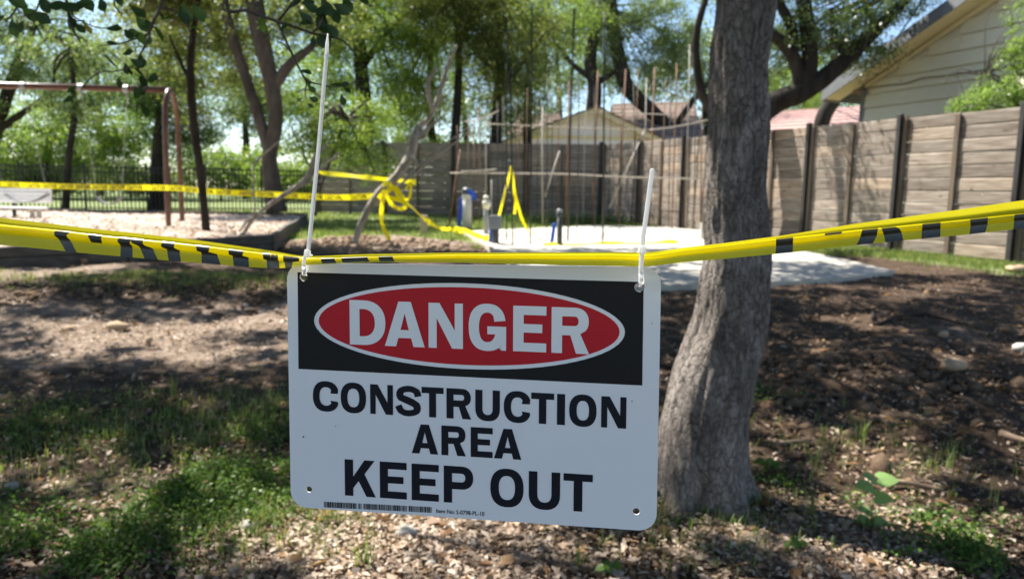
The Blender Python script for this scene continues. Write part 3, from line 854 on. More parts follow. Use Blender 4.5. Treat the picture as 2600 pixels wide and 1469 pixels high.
def add_crown(parent, pts, size, mat, name='crown', droop=.3, aspect=.55, kind=None):
    o_ = rootloc(parent) if parent is not None else np.zeros(3)
    V, F = leaf_quads(pts, size, droop, aspect)
    o = linkobj(name, fastmesh(name, V - o_, F, mat), parent)
    if kind: o['kind'] = kind
    return o
def limb_px(mb, pts, Y, seg=10, n=5, wob=.06, jit=.0, scale=1.0):
    """pts: (px, py, width px[, extra distance]) drawn at distance Y as a round limb"""
    P = []; W = []
    for q in pts:
        y_ = Y + (q[3] if len(q) > 3 else 0)
        P.append(at(q[0], q[1], y_)); W.append(q[2] * y_ / FPX / 2 * scale)
    C_ = catmull(P, n)
    t_ = np.linspace(0, len(P) - 1, len(C_))
    mb.tube(C_, np.interp(t_, np.arange(len(P)), W), seg, wob=wob, seed=random.random() * 9)
def ell_px(cx, cy, rx, ry, Y, dep=None):
    c = at(cx, cy, Y); k = Y / FPX
    return (c, (rx * k, dep if dep else (rx + ry) / 2 * k, ry * k))
def tree(label, base, limbs, blobs, Y, barkm, leafm, nleaf, size=.085, clump=.4, gap=.45, group=None, name='tree', seed=1, aspect=.55, bough=.05):
    """base: pixel of the trunk foot (may be hidden); limbs: pixel polylines; blobs: pixel ellipses"""
    b = at(base[0], base[1], Y)
    t = thing(name, label, 'tree', (b[0], Y, float(zg(b[0], Y))), group)
    mb = MB()
    for l_ in limbs: limb_px(mb, l_, Y)
    # hidden inner boughs that carry the crown
    r_ = random.Random(seed)
    top = at(limbs[0][-1][0], limbs[0][-1][1], Y) if limbs else b
    for q in blobs:
        c, rad = ell_px(*q)
        for k in range(4):
            e = c + np.array([r_.uniform(-.75, .75) * rad[0], r_.uniform(-.7, .7) * rad[1], r_.uniform(-.5, .6) * rad[2]])
            m_ = (top + e) / 2 + np.array([r_.uniform(-.3, .3), r_.uniform(-.3, .3), r_.uniform(.1, .5)])
            mb.tube(catmull([top, m_, e], 4), np.linspace(bough, bough * .25, 9), 6, wob=.05)
    part('trunk', mb, barkm, t, True)
    pts = crown_points([ell_px(*q) for q in blobs], int(nleaf * 2.25), clump, 50, gap, seed)
    pts = pts[pts[:, 2] > zg(pts[:, 0], pts[:, 1]) + .05]
    add_crown(t, pts, size, leafm, aspect=aspect)
    return t

# ---- trees of the photograph (all positions are pixels of the photo + distance)
tree('tall leaning oak with forked brown trunk left of the long white tie', (702, 535),
     [[(702, 540, 56), (690, 460, 44), (685, 396, 37), (700, 308, 36), (692, 230, 40), (681, 176, 40), (655, 60, 44), (640, -30, 48)],
      [(690, 400, 32), (665, 325, 28), (640, 245, 26), (618, 180, 27), (590, 90, 24), (560, -20, 20)],
      [(690, 230, 30), (735, 165, 26), (790, 120, 18), (850, 60, 10)]],
     [(520, 150, 170, 130, 21.5), (640, 10, 240, 80, 21), (420, 60, 150, 110, 20.5), (780, 60, 120, 80, 20.5)], 20, M['barkbrown'], M['olive'], 15000, .09, .36, .6, seed=3)
tree('bright bushy tree standing left behind the swing beam', (100, 540),
     [[(120, 560, 26), (115, 440, 20), (130, 330, 14)]],
     [(90, 350, 190, 105, 40), (270, 375, 140, 75, 40.5), (-80, 370, 120, 110, 39.5), (330, 300, 130, 80, 41)], 40, M['barkdark'], M['bright'], 20000, .15, .65, .35, seed=4)
tree('grey green tree high in the left corner with blue sky showing through', (-60, 540),
     [[(-60, 560, 40), (-20, 360, 34), (40, 180, 26), (90, 60, 14)], [(-20, 340, 20), (110, 250, 14), (230, 150, 8)]],
     [(130, 130, 190, 90, 26), (260, 210, 140, 70, 26.5), (-60, 200, 160, 90, 25.5), (60, 20, 160, 50, 26)], 26, M['barkdark'], M['greygreen'], 11000, .10, .42, .55, seed=5)
tree('slim dark crooked tree just right of the brown swing legs', (525, 612),
     [[(525, 615, 22), (520, 540, 20), (508, 430, 20), (492, 320, 21), (484, 200, 20), (488, 110, 16), (500, 20, 12), (510, -60, 9)], [(484, 210, 12), (455, 150, 8), (430, 90, 5)]],
     [(440, 20, 100, 45, 13.6), (480, -110, 190, 55, 13.5)], 13.3, M['barkdark'], M['olive'], 5000, .085, .3, .5, seed=6)
tree('thin grey trunked tree beside the white bench back', (165, 545),
     [[(165, 548, 20), (170, 470, 17), (174, 400, 16), (188, 300, 15), (186, 210, 12), (180, 120, 8)]],
     [(190, 260, 90, 60, 22.6), (170, 130, 110, 60, 22.8)], 22.5, M['barkdark'], M['greygreen'], 3500, .09, .35, .5, seed=7)
tree('thick dark trunk in shade directly behind the swing legs', (400, 530),
     [[(398, 535, 42), (402, 440, 38), (408, 330, 32), (420, 200, 24), (430, 80, 16)]],
     [(400, 230, 130, 80, 25), (480, 330, 90, 70, 25.4)], 25, M['barkdark'], M['deep'], 8000, .09, .38, .45, seed=8)
tree('low bright sapling foliage just right of the long white tie', (790, 545),
     [[(800, 548, 10), (815, 470, 8), (850, 380, 7), (880, 300, 5)], [(812, 470, 6), (770, 390, 5), (740, 320, 4)]],
     [(790, 300, 90, 60, 22.5), (880, 390, 90, 45, 22.8), (930, 300, 70, 60, 23), (725, 260, 60, 60, 22.6), (850, 345, 140, 40, 22), (950, 420, 50, 40, 23), (760, 370, 60, 30, 22)], 22.6, M['twig'], M['bright'], 7000, .08, .36, .62, seed=9)
tree('tall bright tree with a dark straight trunk above the sapling', (925, 530),
     [[(930, 545, 44), (928, 400, 40), (926, 280, 38), (918, 190, 36), (912, 100, 32), (915, 0, 26)], [(918, 170, 20), (980, 90, 14), (1040, 30, 8)]],
     [(930, 40, 190, 90, 27.6), (1030, 160, 110, 90, 27.4), (830, 170, 90, 80, 28), (1040, 260, 80, 60, 28.5)], 28, M['barkdark'], M['bright'], 17000, .10, .42, .45, seed=10)
tree('olive leaved tree hanging low into the top centre of the view', (1268, 520),
     [[(1262, 548, 46), (1260, 440, 36), (1260, 340, 28), (1264, 260, 26), (1268, 160, 22), (1262, 60, 18), (1255, -40, 15)], [(1264, 250, 14), (1320, 170, 10), (1380, 90, 6)], [(1262, 190, 14), (1200, 120, 10), (1140, 40, 6)]],
     [(1170, 60, 150, 70, 27.5), (1290, 160, 120, 110, 28), (1350, 90, 110, 100, 29), (1180, -40, 220, 70, 27), (1310, 290, 70, 60, 29)], 28.5, M['barkdark'], M['olive'], 17000, .09, .42, .32, seed=11)
tree('bright leafy tree filling the gap over the leaning dead branch', (1100, 530),
     [[(1110, 545, 28), (1115, 430, 24), (1095, 330, 20), (1090, 200, 16), (1100, 90, 10)]],
     [(1010, 300, 60, 55, 30), (1090, 380, 90, 40, 30), (1060, 80, 160, 110, 31)], 30.5, M['barkdark'], M['bright'], 9000, .10, .42, .45, seed=12)
tree('spreading grey green oak with black limbs above the pale outbuilding', (1500, 430),
     [[(1505, 450, 50), (1506, 300, 38), (1510, 220, 34), (1500, 160, 30), (1510, 90, 26), (1540, 20, 20)],
      [(1545, -20, 34), (1560, 90, 34), (1580, 180, 36), (1600, 230, 38), (1660, 290, 36), (1700, 340, 34), (1690, 450, 36)],
      [(1505, 215, 18), (1550, 190, 14), (1590, 160, 10)], [(1500, 200, 16), (1450, 160, 12), (1410, 110, 8)],
      [(1700, 345, 16), (1735, 290, 15), (1785, 225, 14), (1840, 180, 11)]],
     [(1480, 90, 150, 90, 42), (1640, 90, 130, 100, 42.5), (1400, 220, 90, 60, 43), (1600, 200, 110, 50, 43), (1730, 160, 90, 90, 42), (1560, -20, 240, 60, 42)], 42, M['barkdark'], M['greygreen'], 20000, .14, .6, .52, seed=13)
tree('gnarled dark oak with forking limbs between the big trunk and the gable', (1862, 560),
     [[(1862, 575, 90), (1868, 460, 78), (1880, 380, 66), (1925, 300, 56), (1975, 258, 54), (2030, 235, 52), (2090, 200, 46), (2150, 150, 38), (2230, 70, 30), (2300, 0, 24), (2360, -60, 16)],
      [(2040, 232, 44), (2055, 170, 40), (2052, 90, 38), (2040, 0, 36), (2030, -80, 28)],
      [(2035, 230, 36), (2020, 160, 34), (1990, 110, 32), (1955, 85, 26), (1930, 60, 22)],
      [(2015, 150, 28), (2012, 80, 26), (1985, 20, 24), (1960, -30, 20)],
      [(2150, 150, 20), (2120, 90, 16), (2110, 20, 12)], [(1870, 420, 40), (1820, 300, 30), (1780, 230, 22), (1766, 110, 19), (1785, 20, 17), (1815, -60, 13)]],
     [(2110, 60, 130, 90, 17), (2180, 120, 110, 60, 17.5), (1990, 60, 90, 100, 17.6), (2230, 10, 150, 60, 17), (1900, -30, 180, 50, 17), (1960, 180, 60, 60, 18.4)], 17, M['barkdark'], M['oak'], 12000, .065, .26, .55, seed=14)
tree('leaning dark trunk under the eave in front of the pink roof', (2085, 330),
     [[(2070, 380, 40), (2090, 300, 38), (2118, 250, 36), (2150, 190, 30), (2190, 100, 20)]],
     [(2000, 270, 90, 40, 41), (1950, 220, 90, 50, 41), (2060, 235, 70, 40, 41)], 25, M['barkdark'], M['bright'], 4500, .09, .4, .45, seed=15)
tree('feathery light green tree in front of the cream gable wall', (2640, 400),
     [[(2640, 420, 12), (2600, 300, 9), (2550, 220, 6), (2500, 190, 4)], [(2600, 300, 8), (2530, 270, 5), (2450, 265, 3)], [(2620, 350, 10), (2660, 180, 7), (2620, 60, 4)]],
     [(2540, 230, 90, 34, 14.4), (2470, 268, 70, 22, 14.3), (2600, 140, 60, 60, 14.4), (2620, 40, 40, 60, 14.5), (2600, 280, 70, 40, 14.6)], 14.5, M['twig'], M['ferny'], 5000, .07, .16, .35, seed=16, aspect=.34, bough=.012)
tree('yellow green tree right of the olive one reaching the top edge', (1330, 540),
     [[(1345, 548, 30), (1340, 420, 24), (1338, 300, 20), (1345, 180, 16), (1360, 60, 12)]],
     [(1390, 40, 130, 80, 30), (1330, 240, 70, 90, 30), (1250, 60, 120, 90, 31)], 30, M['barkdark'], M['bright'], 8000, .11, .45, .45, seed=17)
tree('dense tree, leaves darkened for its own shade, whose boughs hang into the top centre', (1130, 530),
     [[(1140, 548, 30), (1150, 420, 24), (1160, 280, 22), (1165, 150, 18), (1160, 20, 14)]],
     [(1150, 30, 120, 75, 25), (1225, 110, 70, 75, 25.3), (1090, 10, 80, 50, 24.6), (1200, -30, 200, 50, 25), (1290, 190, 40, 60, 25.5)], 27.5, M['barkdark'], M['dark'], 9500, .085, .34, .3, seed=21)
for i, (px, py, rx, ry, Y, lab, mt) in enumerate([
        (560, 420, 110, 60, 43, 'rounded green bush beyond the picket fence between the trunks', 'bright'),
        (330, 450, 150, 40, 44, 'long low bush beyond the picket fence behind the swing', 'greygreen'),
        (60, 440, 130, 45, 42, 'dense low bush beyond the picket fence over the bench', 'bright'),
        (620, 250, 100, 90, 48, 'pale green tree far behind the forked trunk', 'greygreen'),
        (720, 455, 90, 50, 41, 'sunny yellow green bush right of the forked trunk', 'bright'),
        (1200, 420, 70, 45, 31, 'shrub showing over the fence behind the rebar rods', 'deep')]):
    tree(lab, (px, 545), [[(px, 548, 8), (px + 4, py, 5)]], [(px, py, rx, ry, Y), (px + rx * .5, py + ry * .3, rx * .6, ry * .7, Y - .8)], Y, M['barkdark'], M[mt], 5200, .16, .6, .35, seed=30 + i, name='bush')

for i, (px, py, rx, ry, Y, lab, mt) in enumerate([
        (250, 120, 230, 150, 52, 'hazy grey green tree filling the sky left of the forked oak', 'greygreen'),
        (620, 120, 200, 150, 54, 'broad green tree far behind the forked oak', 'bright'),
        (900, 220, 170, 160, 53, 'tall green tree far behind the sapling', 'bright'),
        (1180, 210, 180, 130, 55, 'dark green tree far behind the leaning branch', 'greygreen'),
        (1420, 110, 170, 130, 56, 'far green tree left of the black limbed oak', 'bright'),
        (1790, 160, 150, 140, 56, 'far grey green tree showing beside the big trunk', 'greygreen'),
        (2050, 200, 150, 110, 54, 'far green tree behind the gnarled dark oak', 'bright')]):
    tree(lab, (px, 545), [[(px, 548, 22), (px + 6, 400, 18), (px - 8, py, 9)]], [(px, py, rx, ry, Y), (px - rx * .6, py + ry * .5, rx * .6, ry * .6, Y + 1), (px + rx * .5, py + ry * .6, rx * .6, ry * .6, Y - 1)], Y, M['barkdark'], M[mt], 5200, .22, .8, .42, seed=60 + i)

# far wood that closes the horizon
pts = []
for k in range(230):
    az = rng.uniform(-1.45, 1.45); rr = rng.uniform(60, 82)
    x, y = rr * math.sin(az), rr * math.cos(az)
    pts.append(crown_points([((x, y, float(zg(x, y)) + rng.uniform(.8, 6)), (3.8, 3.2, 2.8))], 330, .9, 60, .4, k))
wv, wf = leaf_quads(np.concatenate(pts), .34, .2, .7)
tag(linkobj('far_woods', fastmesh('far_woods', wv, wf, M['greygreen'])), kind='stuff')

# ------------------------------------------------------------------ the near trunk and its unseen crown, shaped for its shade
def near_tree():
    Y = 3.25
    b = gpt(1785, 1262)
    Y = b[1]
    t = thing('large_tree', 'big grey barked tree trunk leaning beside the right edge of the sign', 'tree', b)
    S = [(1276, 1650, 1925), (1238, 1668, 1910), (1190, 1668, 1904), (1153, 1668, 1903), (1050, 1684, 1909), (936, 1710, 1929), (811, 1758, 1949), (720, 1774, 1951), (640, 1787, 1952), (540, 1790, 1945), (433, 1793, 1938), (289, 1800, 1942), (144, 1805, 1947), (0, 1822, 1964), (-160, 1835, 1975), (-400, 1850, 1985)]
    P = []; W = []
    for py, l, r_ in S:
        P.append(at((l + r_) / 2, py, Y)); W.append((r_ - l) / 2 * Y / FPX)
    P[0][2] = b[2] - .08; 
    top = P[-1]
    P += [top + np.array([.1, .1, 1.0]), top + np.array([.0, .3, 2.2])]; W += [.13, .09]
    C_ = catmull(P, 14); w_ = np.interp(np.linspace(0, len(P) - 1, len(C_)), np.arange(len(P)), W)
    vs = []; fs = []; seg = 120
    for i, (c, w) in enumerate(zip(C_, w_)):
        for k in range(seg):
            th = 2 * math.pi * k / seg
            z = c[2]
            lob = 1 + .045 * math.sin(3 * th + z * 1.4) + .03 * math.sin(5 * th - z * 2.1 + 1)
            fl = max(0, 1 - (z - b[2]) / .22)
            lob += .10 * fl + .17 * fl * fl * math.sin(5 * th + .7)
            fur = float(fbm(th * 3.2 + 9, z * 2.6, 21, 3)) - .5 + .6 * (abs(float(vnoise(th * 5.5 + 3, z * 4.2, 5)) - .5) - .25)
            rr = w * lob / 1.02 + fur * .026 + (float(fbm(th * 9, z * 9, 33, 3)) - .5) * .016
            vs.append(c + np.array([math.cos(th) * rr, math.sin(th) * rr, 0]))
    n = len(C_)
    for i in range(n - 1):
        for k in range(seg):
            k2 = (k + 1) % seg
            fs.append((i * seg + k, i * seg + k2, (i + 1) * seg + k2, (i + 1) * seg + k))
    mb = MB().add(vs, fs)
    # limbs above the frame that carry the shading crown
    r_ = random.Random(5)
    for k in range(13):
        a = 2 * math.pi * k / 13
        e = top + np.array([math.cos(a) * r_.uniform(2, 4.6) - 1.2, abs(math.sin(a)) * r_.uniform(1, 5) + .5, r_.uniform(1.6, 3.2)])
        mb.tube(catmull([top + np.array([0, .15, .8]), (top + e) / 2 + np.array([0, 0, .5]), e], 5), np.linspace(.075, .02, 11), 8, wob=.05)
    part('trunk', mb, M['bark'], t, True)
    # unseen crown shaped by lit_map to drop shade and sun patches on the ground
    cand = 60000
    h = rng.uniform(4.6, 7.4, cand)
    gx_, gy_ = rng.uniform(-9, 8.5, cand), rng.uniform(-7.5, 13.5, cand)  # reaches behind the camera to dim skylight on the ground
    P_ = np.stack([gx_, gy_, zg(gx_, gy_)], -1)
    px, py, pz = project(P_)
    L = lit_map(px, py)
    L = np.where((pz < .3) | (px < -150) | (px > 2750) | (py > 1600), .12, L)
    L = L + (vnoise(gx_ * 3.3, gy_ * 3.3, 77) - .5) * .35
    keep = rng.uniform(0, 1, cand) > sstep(.02, .45, L) * 1.02
    s = TO_SUN / TO_SUN[2]
    Cc = P_ + s * (h - P_[:, 2])[:, None]
    # keep the view itself clear of the overhead crown
    ax, ay, az = project(Cc)
    keep &= ~((az > 0) & (ay > -60) & (ax > -100) & (ax < 2700))
        # gap cut in the crown so sun reaches the tape and sign's upper edge
    q_ = Cc - s * (Cc[:, 2] - 1.2)[:, None]
    keep &= ~((q_[:, 0] > -1.5) & (q_[:, 0] < 1.5) & (q_[:, 1] > .2) & (q_[:, 1] < 1.3))
    Cc = Cc[keep][:26000]
    per = 14
    k = np.repeat(np.arange(len(Cc)), per)
    pts = Cc[k] + rng.normal(size=(len(k), 3)) * np.array([.075, .075, .06])
    add_crown(t, pts, .098, M['oakshade'], aspect=.6, droop=.2)
    return t
near_tree()

# ------------------------------------------------------------------ overhanging twigs close to the lens
def leaf_mesh(name, L, W, mat, seed):
    """one obovate leaf, cupped, along +Y from its stalk"""
    r_ = random.Random(seed)
    mb = MB(); rows = 6
    prof = [.05, .42, .78, 1.0, .86, .06]
    vs = []
    for i in range(rows):
        y = L * i / (rows - 1); w = W / 2 * prof[i]
        z = -L * .12 * (i / (rows - 1)) ** 2 + r_.uniform(-.001, .001)
        vs += [(-w, y, z + w * .30), (0, y, z), (w, y, z + w * .30)]
    fs = []
    for i in range(rows - 1):
        for k in range(2):
            fs.append((i * 3 + k, i * 3 + k + 1, i * 3 + k + 4, i * 3 + k + 3))
    me = mb.add(vs, fs).mesh(name, smooth=True); me.materials.append(mat)
    return me
def twig_branch(label, lines, D, dens_, extra, seed, group=None):
    """lines: pixel polylines with width; leaves sit along them; extra: explicit (px, py, angle deg, length px)"""
    r_ = random.Random(seed)
    root = cpt(lines[0][0][0], lines[0][0][1], D)
    t = thing('leafy_twig', label, 'twig', root, group)
    protos = [leaf_mesh('leaf', .040, .021, M['twigleaf'], k) for k in range(4)] + [leaf_mesh('leaf', .040, .020, M['yellowleaf'], 9)]
    mb = MB(); spots = []
    for ln in lines:
        P = [cpt(q[0], q[1], D * (1 + r_.uniform(-.012, .012))) for q in ln]
        C_ = catmull(P, 5); w = np.interp(np.linspace(0, len(P) - 1, len(C_)), np.arange(len(P)), [q[2] * D / FPX / 2 for q in ln])
        mb.tube(C_, w, 7, wob=.08)
        for i in range(len(C_) - 1):
            m_ = int(np.linalg.norm(C_[i + 1] - C_[i]) * dens_ + r_.random())
            for _ in range(m_): spots.append(C_[i] + (C_[i + 1] - C_[i]) * r_.random())
    part('branch', mb, M['twig'], t, True)
    from mathutils import Euler
    for p in spots:
        o = linkobj('leaf', protos[4] if r_.random() < .03 else r_.choice(protos[:4]), t, p - root)
        o.rotation_euler = Euler((r_.gauss(-.35, .7), r_.gauss(0, .7), r_.uniform(0, 6.28)))
        s = r_.uniform(.6, 1.15); o.scale = (s * r_.uniform(.8, 1.2), s, s)
    for (px, py, ang, ln) in extra:
        p = cpt(px, py, D * (1 + r_.uniform(-.02, .02)))
        a = R(ang)
        d = RGT * math.cos(a) + UPV * math.sin(a) + FWD * r_.uniform(-.25, .25)
        nrm = -FWD + UPV * r_.uniform(.1, .7) + RGT * r_.uniform(-.4, .4)
        x = np.cross(d, nrm); x /= np.linalg.norm(x); d /= np.linalg.norm(d); z = np.cross(x, d)
        o = linkobj('leaf', r_.choice(protos[:4]), t)
        L = ln * D / FPX; s = L / .040
        mm = Matrix((x, d, z)).transposed().to_4x4()
        o.matrix_local = Matrix.Translation(Vector(p - root)) @ mm @ Matrix.Diagonal((s * 1.15, s, s, 1))
    return t
twig_branch('dark leafy oak twig hanging across the top beside the long tie', [
    [(572, -30, 9), (578, 20, 9), (590, 30, 9), (625, 27, 8), (660, 40, 8), (705, 55, 8), (745, 68, 7), (790, 84, 6), (830, 92, 5), (868, 102, 5), (900, 133, 3)],
    [(705, 55, 7), (725, 30, 7), (755, -10, 7), (770, -40, 7)],
    [(705, 55, 6), (722, 95, 6), (742, 138, 6), (760, 175, 5), (778, 207, 5)],
    [(778, 207, 4), (810, 214, 4), (845, 221, 3), (880, 216, 3), (912, 204, 2)],
    [(742, 138, 3), (720, 112, 3), (704, 106, 2)], [(778, 215, 3), (775, 240, 3), (785, 270, 2)], [(835, 222, 2), (850, 246, 2)],
    [(830, -30, 8), (822, 20, 7), (812, 60, 6), (795, 85, 5)], [(850, -30, 5), (880, -5, 4), (905, 5, 3)]],
    1.55, 11, [(812, 85, -75, 40), (795, 60, 170, 34), (800, 65, -20, 44), (828, 60, -50, 45), (845, 20, -70, 42), (870, -8, -60, 46), (905, -5, -20, 34), (790, 30, 100, 40), (770, 10, -25, 40), (740, 20, 50, 36), (825, 25, -110, 48), (835, 15, -150, 40), (798, 5, 180, 34), (795, 92, -85, 26),
              (866, 240, -75, 28), (775, 196, -60, 26), (780, 218, -35, 26), (770, 250, 200, 18), (785, 248, -20, 26), (783, 262, -45, 18), (862, 219, 20, 26), (872, 222, -35, 24), (845, 10, -30, 48), (815, -5, -60, 50), (860, 0, 20, 46), (758, 30, -40, 42)], 3)
twig_branch('dark leafy oak twig drooping over the top left corner', [
    [(420, -20, 9), (405, 20, 9), (390, 55, 9), (378, 85, 8), (374, 105, 7), (362, 128, 5)],
    [(378, 85, 4), (340, 100, 4), (300, 112, 3), (255, 116, 3)], [(405, 20, 5), (440, 25, 4), (470, 55, 4), (486, 95, 4), (480, 118, 3)],
    [(165, -30, 8), (172, 20, 7), (186, 75, 6), (205, 108, 4)], [(170, 30, 4), (215, 58, 3), (260, 72, 3), (300, 62, 2)],
    [(60, -30, 6), (40, 25, 5), (15, 55, 4)], [(300, -30, 5), (290, 10, 4), (310, 40, 3)],
    [(362, 128, 4), (340, 165, 4), (300, 180, 3), (250, 185, 3), (215, 215, 3), (205, 230, 2)], [(345, 165, 3), (370, 200, 3), (400, 203, 2), (425, 195, 2)], [(374, 190, 3), (372, 225, 3), (355, 262, 2), (345, 280, 2)],
    [(110, -30, 5), (90, 30, 4), (60, 40, 3)]],
    1.7, 21, [(30, 48, -80, 46), (14, 40, -150, 30), (55, 20, -35, 50), (80, 30, -30, 50), (120, 15, -5, 52), (150, 10, -20, 60), (190, 60, -40, 34), (230, 10, 190, 44), (255, -5, -70, 40), (330, 15, -35, 48), (345, 40, -55, 46), (455, 15, -60, 56), (470, 10, -80, 50), (488, 10, -55, 52), (270, 75, 10, 38), (315, 75, -45, 34),
             (312, 140, 20, 30), (318, 160, -80, 30), (330, 150, -30, 36), (355, 215, -70, 28), (300, 195, -80, 28), (170, 235, 40, 26), (160, 260, 30, 28), (15, -5, -20, 50), (105, -8, -60, 50), (200, -15, -50, 50), (60, 52, -120, 34)], 8)

# ------------------------------------------------------------------ DANGER sign
Q = dict(TL=(728, 667), TR=(1679, 677), BR=(1660, 1348), BL=(733, 1285))
_a, _b, _c, _d = [ray(*Q[k]) for k in ('TL', 'TR', 'BR', 'BL')]
_s = np.linalg.solve(np.stack([_b, -_c, _d], 1), _a)
ZS = .7159
S0 = CAM + _a * ZS
SU = (_b * _s[0] - _a) * ZS; SV = (_d * _s[2] - _a) * ZS
SW, SH = np.linalg.norm(SU), np.linalg.norm(SV)
SX = SU / SW; SY = SV - SX * np.dot(SX, SV); SY /= np.linalg.norm(SY)
SN = np.cross(SY, SX)
if np.dot(SN, CAM - S0) < 0: SN = -SN
def spt(u, v, o=0.0):
    """sign coordinates 0..1 (v down), o metres in front of its face; the sheet bows very slightly"""
    bow = 0.0
    return S0 + SX * (u * SW) + SY * (v * SH) + SN * (o + bow)
def rrect(u0, v0, u1, v1, r, n=8, W=SW, H=SH):
    out = []
    for cx, cy, a0 in ((u1 - r / W, v0 + r / H, -90), (u1 - r / W, v1 - r / H, 0), (u0 + r / W, v1 - r / H, 90), (u0 + r / W, v0 + r / H, 180)):
        for k in range(n + 1):
            a = R(a0 + 90 * k / n); out.append((cx + r / W * math.cos(a), cy + r / H * math.sin(a)))
    return out
def circ(u, v, r, n=20): return [(u + r / SW * math.cos(2 * math.pi * k / n), v + r / SH * math.sin(2 * math.pi * k / n)) for k in range(n)]
HOLES = [(.049, .055, .0042), (.9476, .0762, .0042), (.0543, .9222, .0031), (.9482, .9272, .0031)]
def sup(cx, cy, rx, ry, a0, a1, n, p=.88):
    out = []
    for k in range(n + 1):
        a = R(a0 + (a1 - a0) * k / n); c, s = math.cos(a), math.sin(a)
        out.append((cx + rx * math.copysign(abs(c) ** p, c), cy + ry * math.copysign(abs(s) ** p, s)))
    return out
def glyph(ch, w, s=.225, b=.19):
    """bold grotesque capital in a box of height 1 and width w: outer loop, holes"""
    h = w / 2
    if ch == 'I': return [[(0, 0), (w, 0), (w, 1), (0, 1)]]
    if ch == 'T': m = (w - s) / 2; return [[(m, 0), (m + s, 0), (m + s, 1 - b), (w, 1 - b), (w, 1), (0, 1), (0, 1 - b), (m, 1 - b)]]
    if ch == 'E': return [[(0, 0), (w, 0), (w, b), (s, b), (s, .5 - b * .42), (w * .88, .5 - b * .42), (w * .88, .5 + b * .55), (s, .5 + b * .55), (s, 1 - b), (w, 1 - b), (w, 1), (0, 1)]]
    if ch == 'N': q = s * .80; return [[(0, 0), (q, 0), (q, .66), (w - q * 1.32, 0), (w, 0), (w, 1), (w - q, 1), (w - q, .40), (q * 1.36, 1), (0, 1)]]
    if ch == 'A':
        k = w * .155; t0, t1 = h - k, h + k; f = s * 1.12
        xi = lambda y: t0 * y; xo = lambda y: w - (w - t1) * y
        y0, y1 = .19, .37
        g = lambda y: xi(y) + f * (1 - .0 * y)
        return [[(0, 0), (f, 0), (xi(y0) + f * .97, y0), (xo(y0) - f * .97, y0), (w - f, 0), (w, 0), (t1, 1), (t0, 1)], [(xi(y1) + f * .95, y1), (xo(y1) - f * .95, y1), (h, .74)]]
    if ch == 'D':
        r_ = w * .62; o = [(0, 0)] + sup(w - r_, .5, r_, .5, -90, 90, 22) + [(0, 1)]
        i = [(s, b)] + sup(w - r_, .5, r_ - s * 1.05, .5 - b, -90, 90, 18) + [(s, 1 - b)]
        return [o, i]
    if ch == 'O': return [sup(h, .5, h, .52, 0, 354, 39, .84), sup(h, .5, h - s, .52 - b, 0, 350, 31, .84)]
    if ch == 'C':
        o = sup(h * 1.04, .5, h * 1.04, .52, 16, 344, 36, .84); i = sup(h * 1.04, .5, h * 1.04 - s, .52 - b, 328, 32, 28, .84)
        o[0] = (w * .985, .61); o[-1] = (w * .985, .335); i[0] = (w * .985 - s * 1.1, .365); i[-1] = (w * .985 - s * 1.1, .605)
        return [o + i]
    if ch == 'G':
        o = sup(h, .5, h, .52, 20, 312, 34, .84); i = sup(h, .5, h - s, .52 - b, 325, 36, 26, .84)
        o[0] = (w * .985, .655); i[-1] = (w * .985 - s * 1.08, .63)
        return [o + [(w * .845, .115), (w * .875, 0), (w, 0), (w, .525), (w * .5, .525), (w * .5, .35), (w * .715, .35)] + i]
    if ch in 'RP':
        yb = .405 if ch == 'R' else .375; r_ = (1 - yb) / 2; cy = 1 - r_; ww = w * (.985 if ch == 'R' else 1)
        bo = sup(ww - r_ * 1.02, cy, r_ * 1.02, r_, 90, -90, 18, .9); bi = sup(ww - r_ * 1.02, cy, r_ * 1.02 - s * .95, r_ - b, -90, 90, 14, .9)
        hole = [(s, yb + b)] + bi + [(s, 1 - b)]
        if ch == 'P': return [[(0, 0), (0, 1)] + bo + [(s, yb), (s, 0)], hole]
        return [[(0, 0), (0, 1)] + bo[:14] + [(w * .765, yb + .025), (w, 0), (w - s * 1.22, 0), (w * .50, yb - .01), (s, yb - .01), (s, 0)], hole]
    if ch == 'U':
        o = [(0, 1)] + sup(h, .40, h, .42, 180, 360, 22, .84) + [(w, 1), (w - s, 1)] + sup(h, .40, h - s, .42 - b, 360, 180, 18, .84) + [(s, 1)]
        return [o]
    if ch == 'K': return [[(0, 0), (0, 1), (s * 1.05, 1), (s * 1.05, .53), (w * .64, 1), (w * .97, 1), (w * .64, .62), (w, 0), (w * .70, 0), (w * .45, .42), (s * 1.05, .22), (s * 1.05, 0)]]
    if ch == 'S':
        c = [(.91, .66), (.86, .80), (.70, .885), (.48, .905), (.25, .85), (.155, .72), (.22, .605), (.42, .535), (.64, .465), (.83, .37), (.875, .25), (.79, .145), (.56, .092), (.34, .105), (.18, .19), (.10, .335)]
        C_ = catmull([np.array([x * w, y]) for x, y in c], 4)
        l, r2 = [], []
        for i, p in enumerate(C_):
            d = C_[min(i + 1, len(C_) - 1)] - C_[max(i - 1, 0)]; d /= np.linalg.norm(d); n = np.array([-d[1], d[0]])
            k = b * .5 * (1.0 + .18 * math.exp(-((i - len(C_) / 2) / 9) ** 2)) * (1.12 if abs(n[0]) > .6 else 1)
            l.append(tuple(p + n * k)); r2.append(tuple(p - n * k))
        return [l + r2[::-1]]
    raise KeyError(ch)
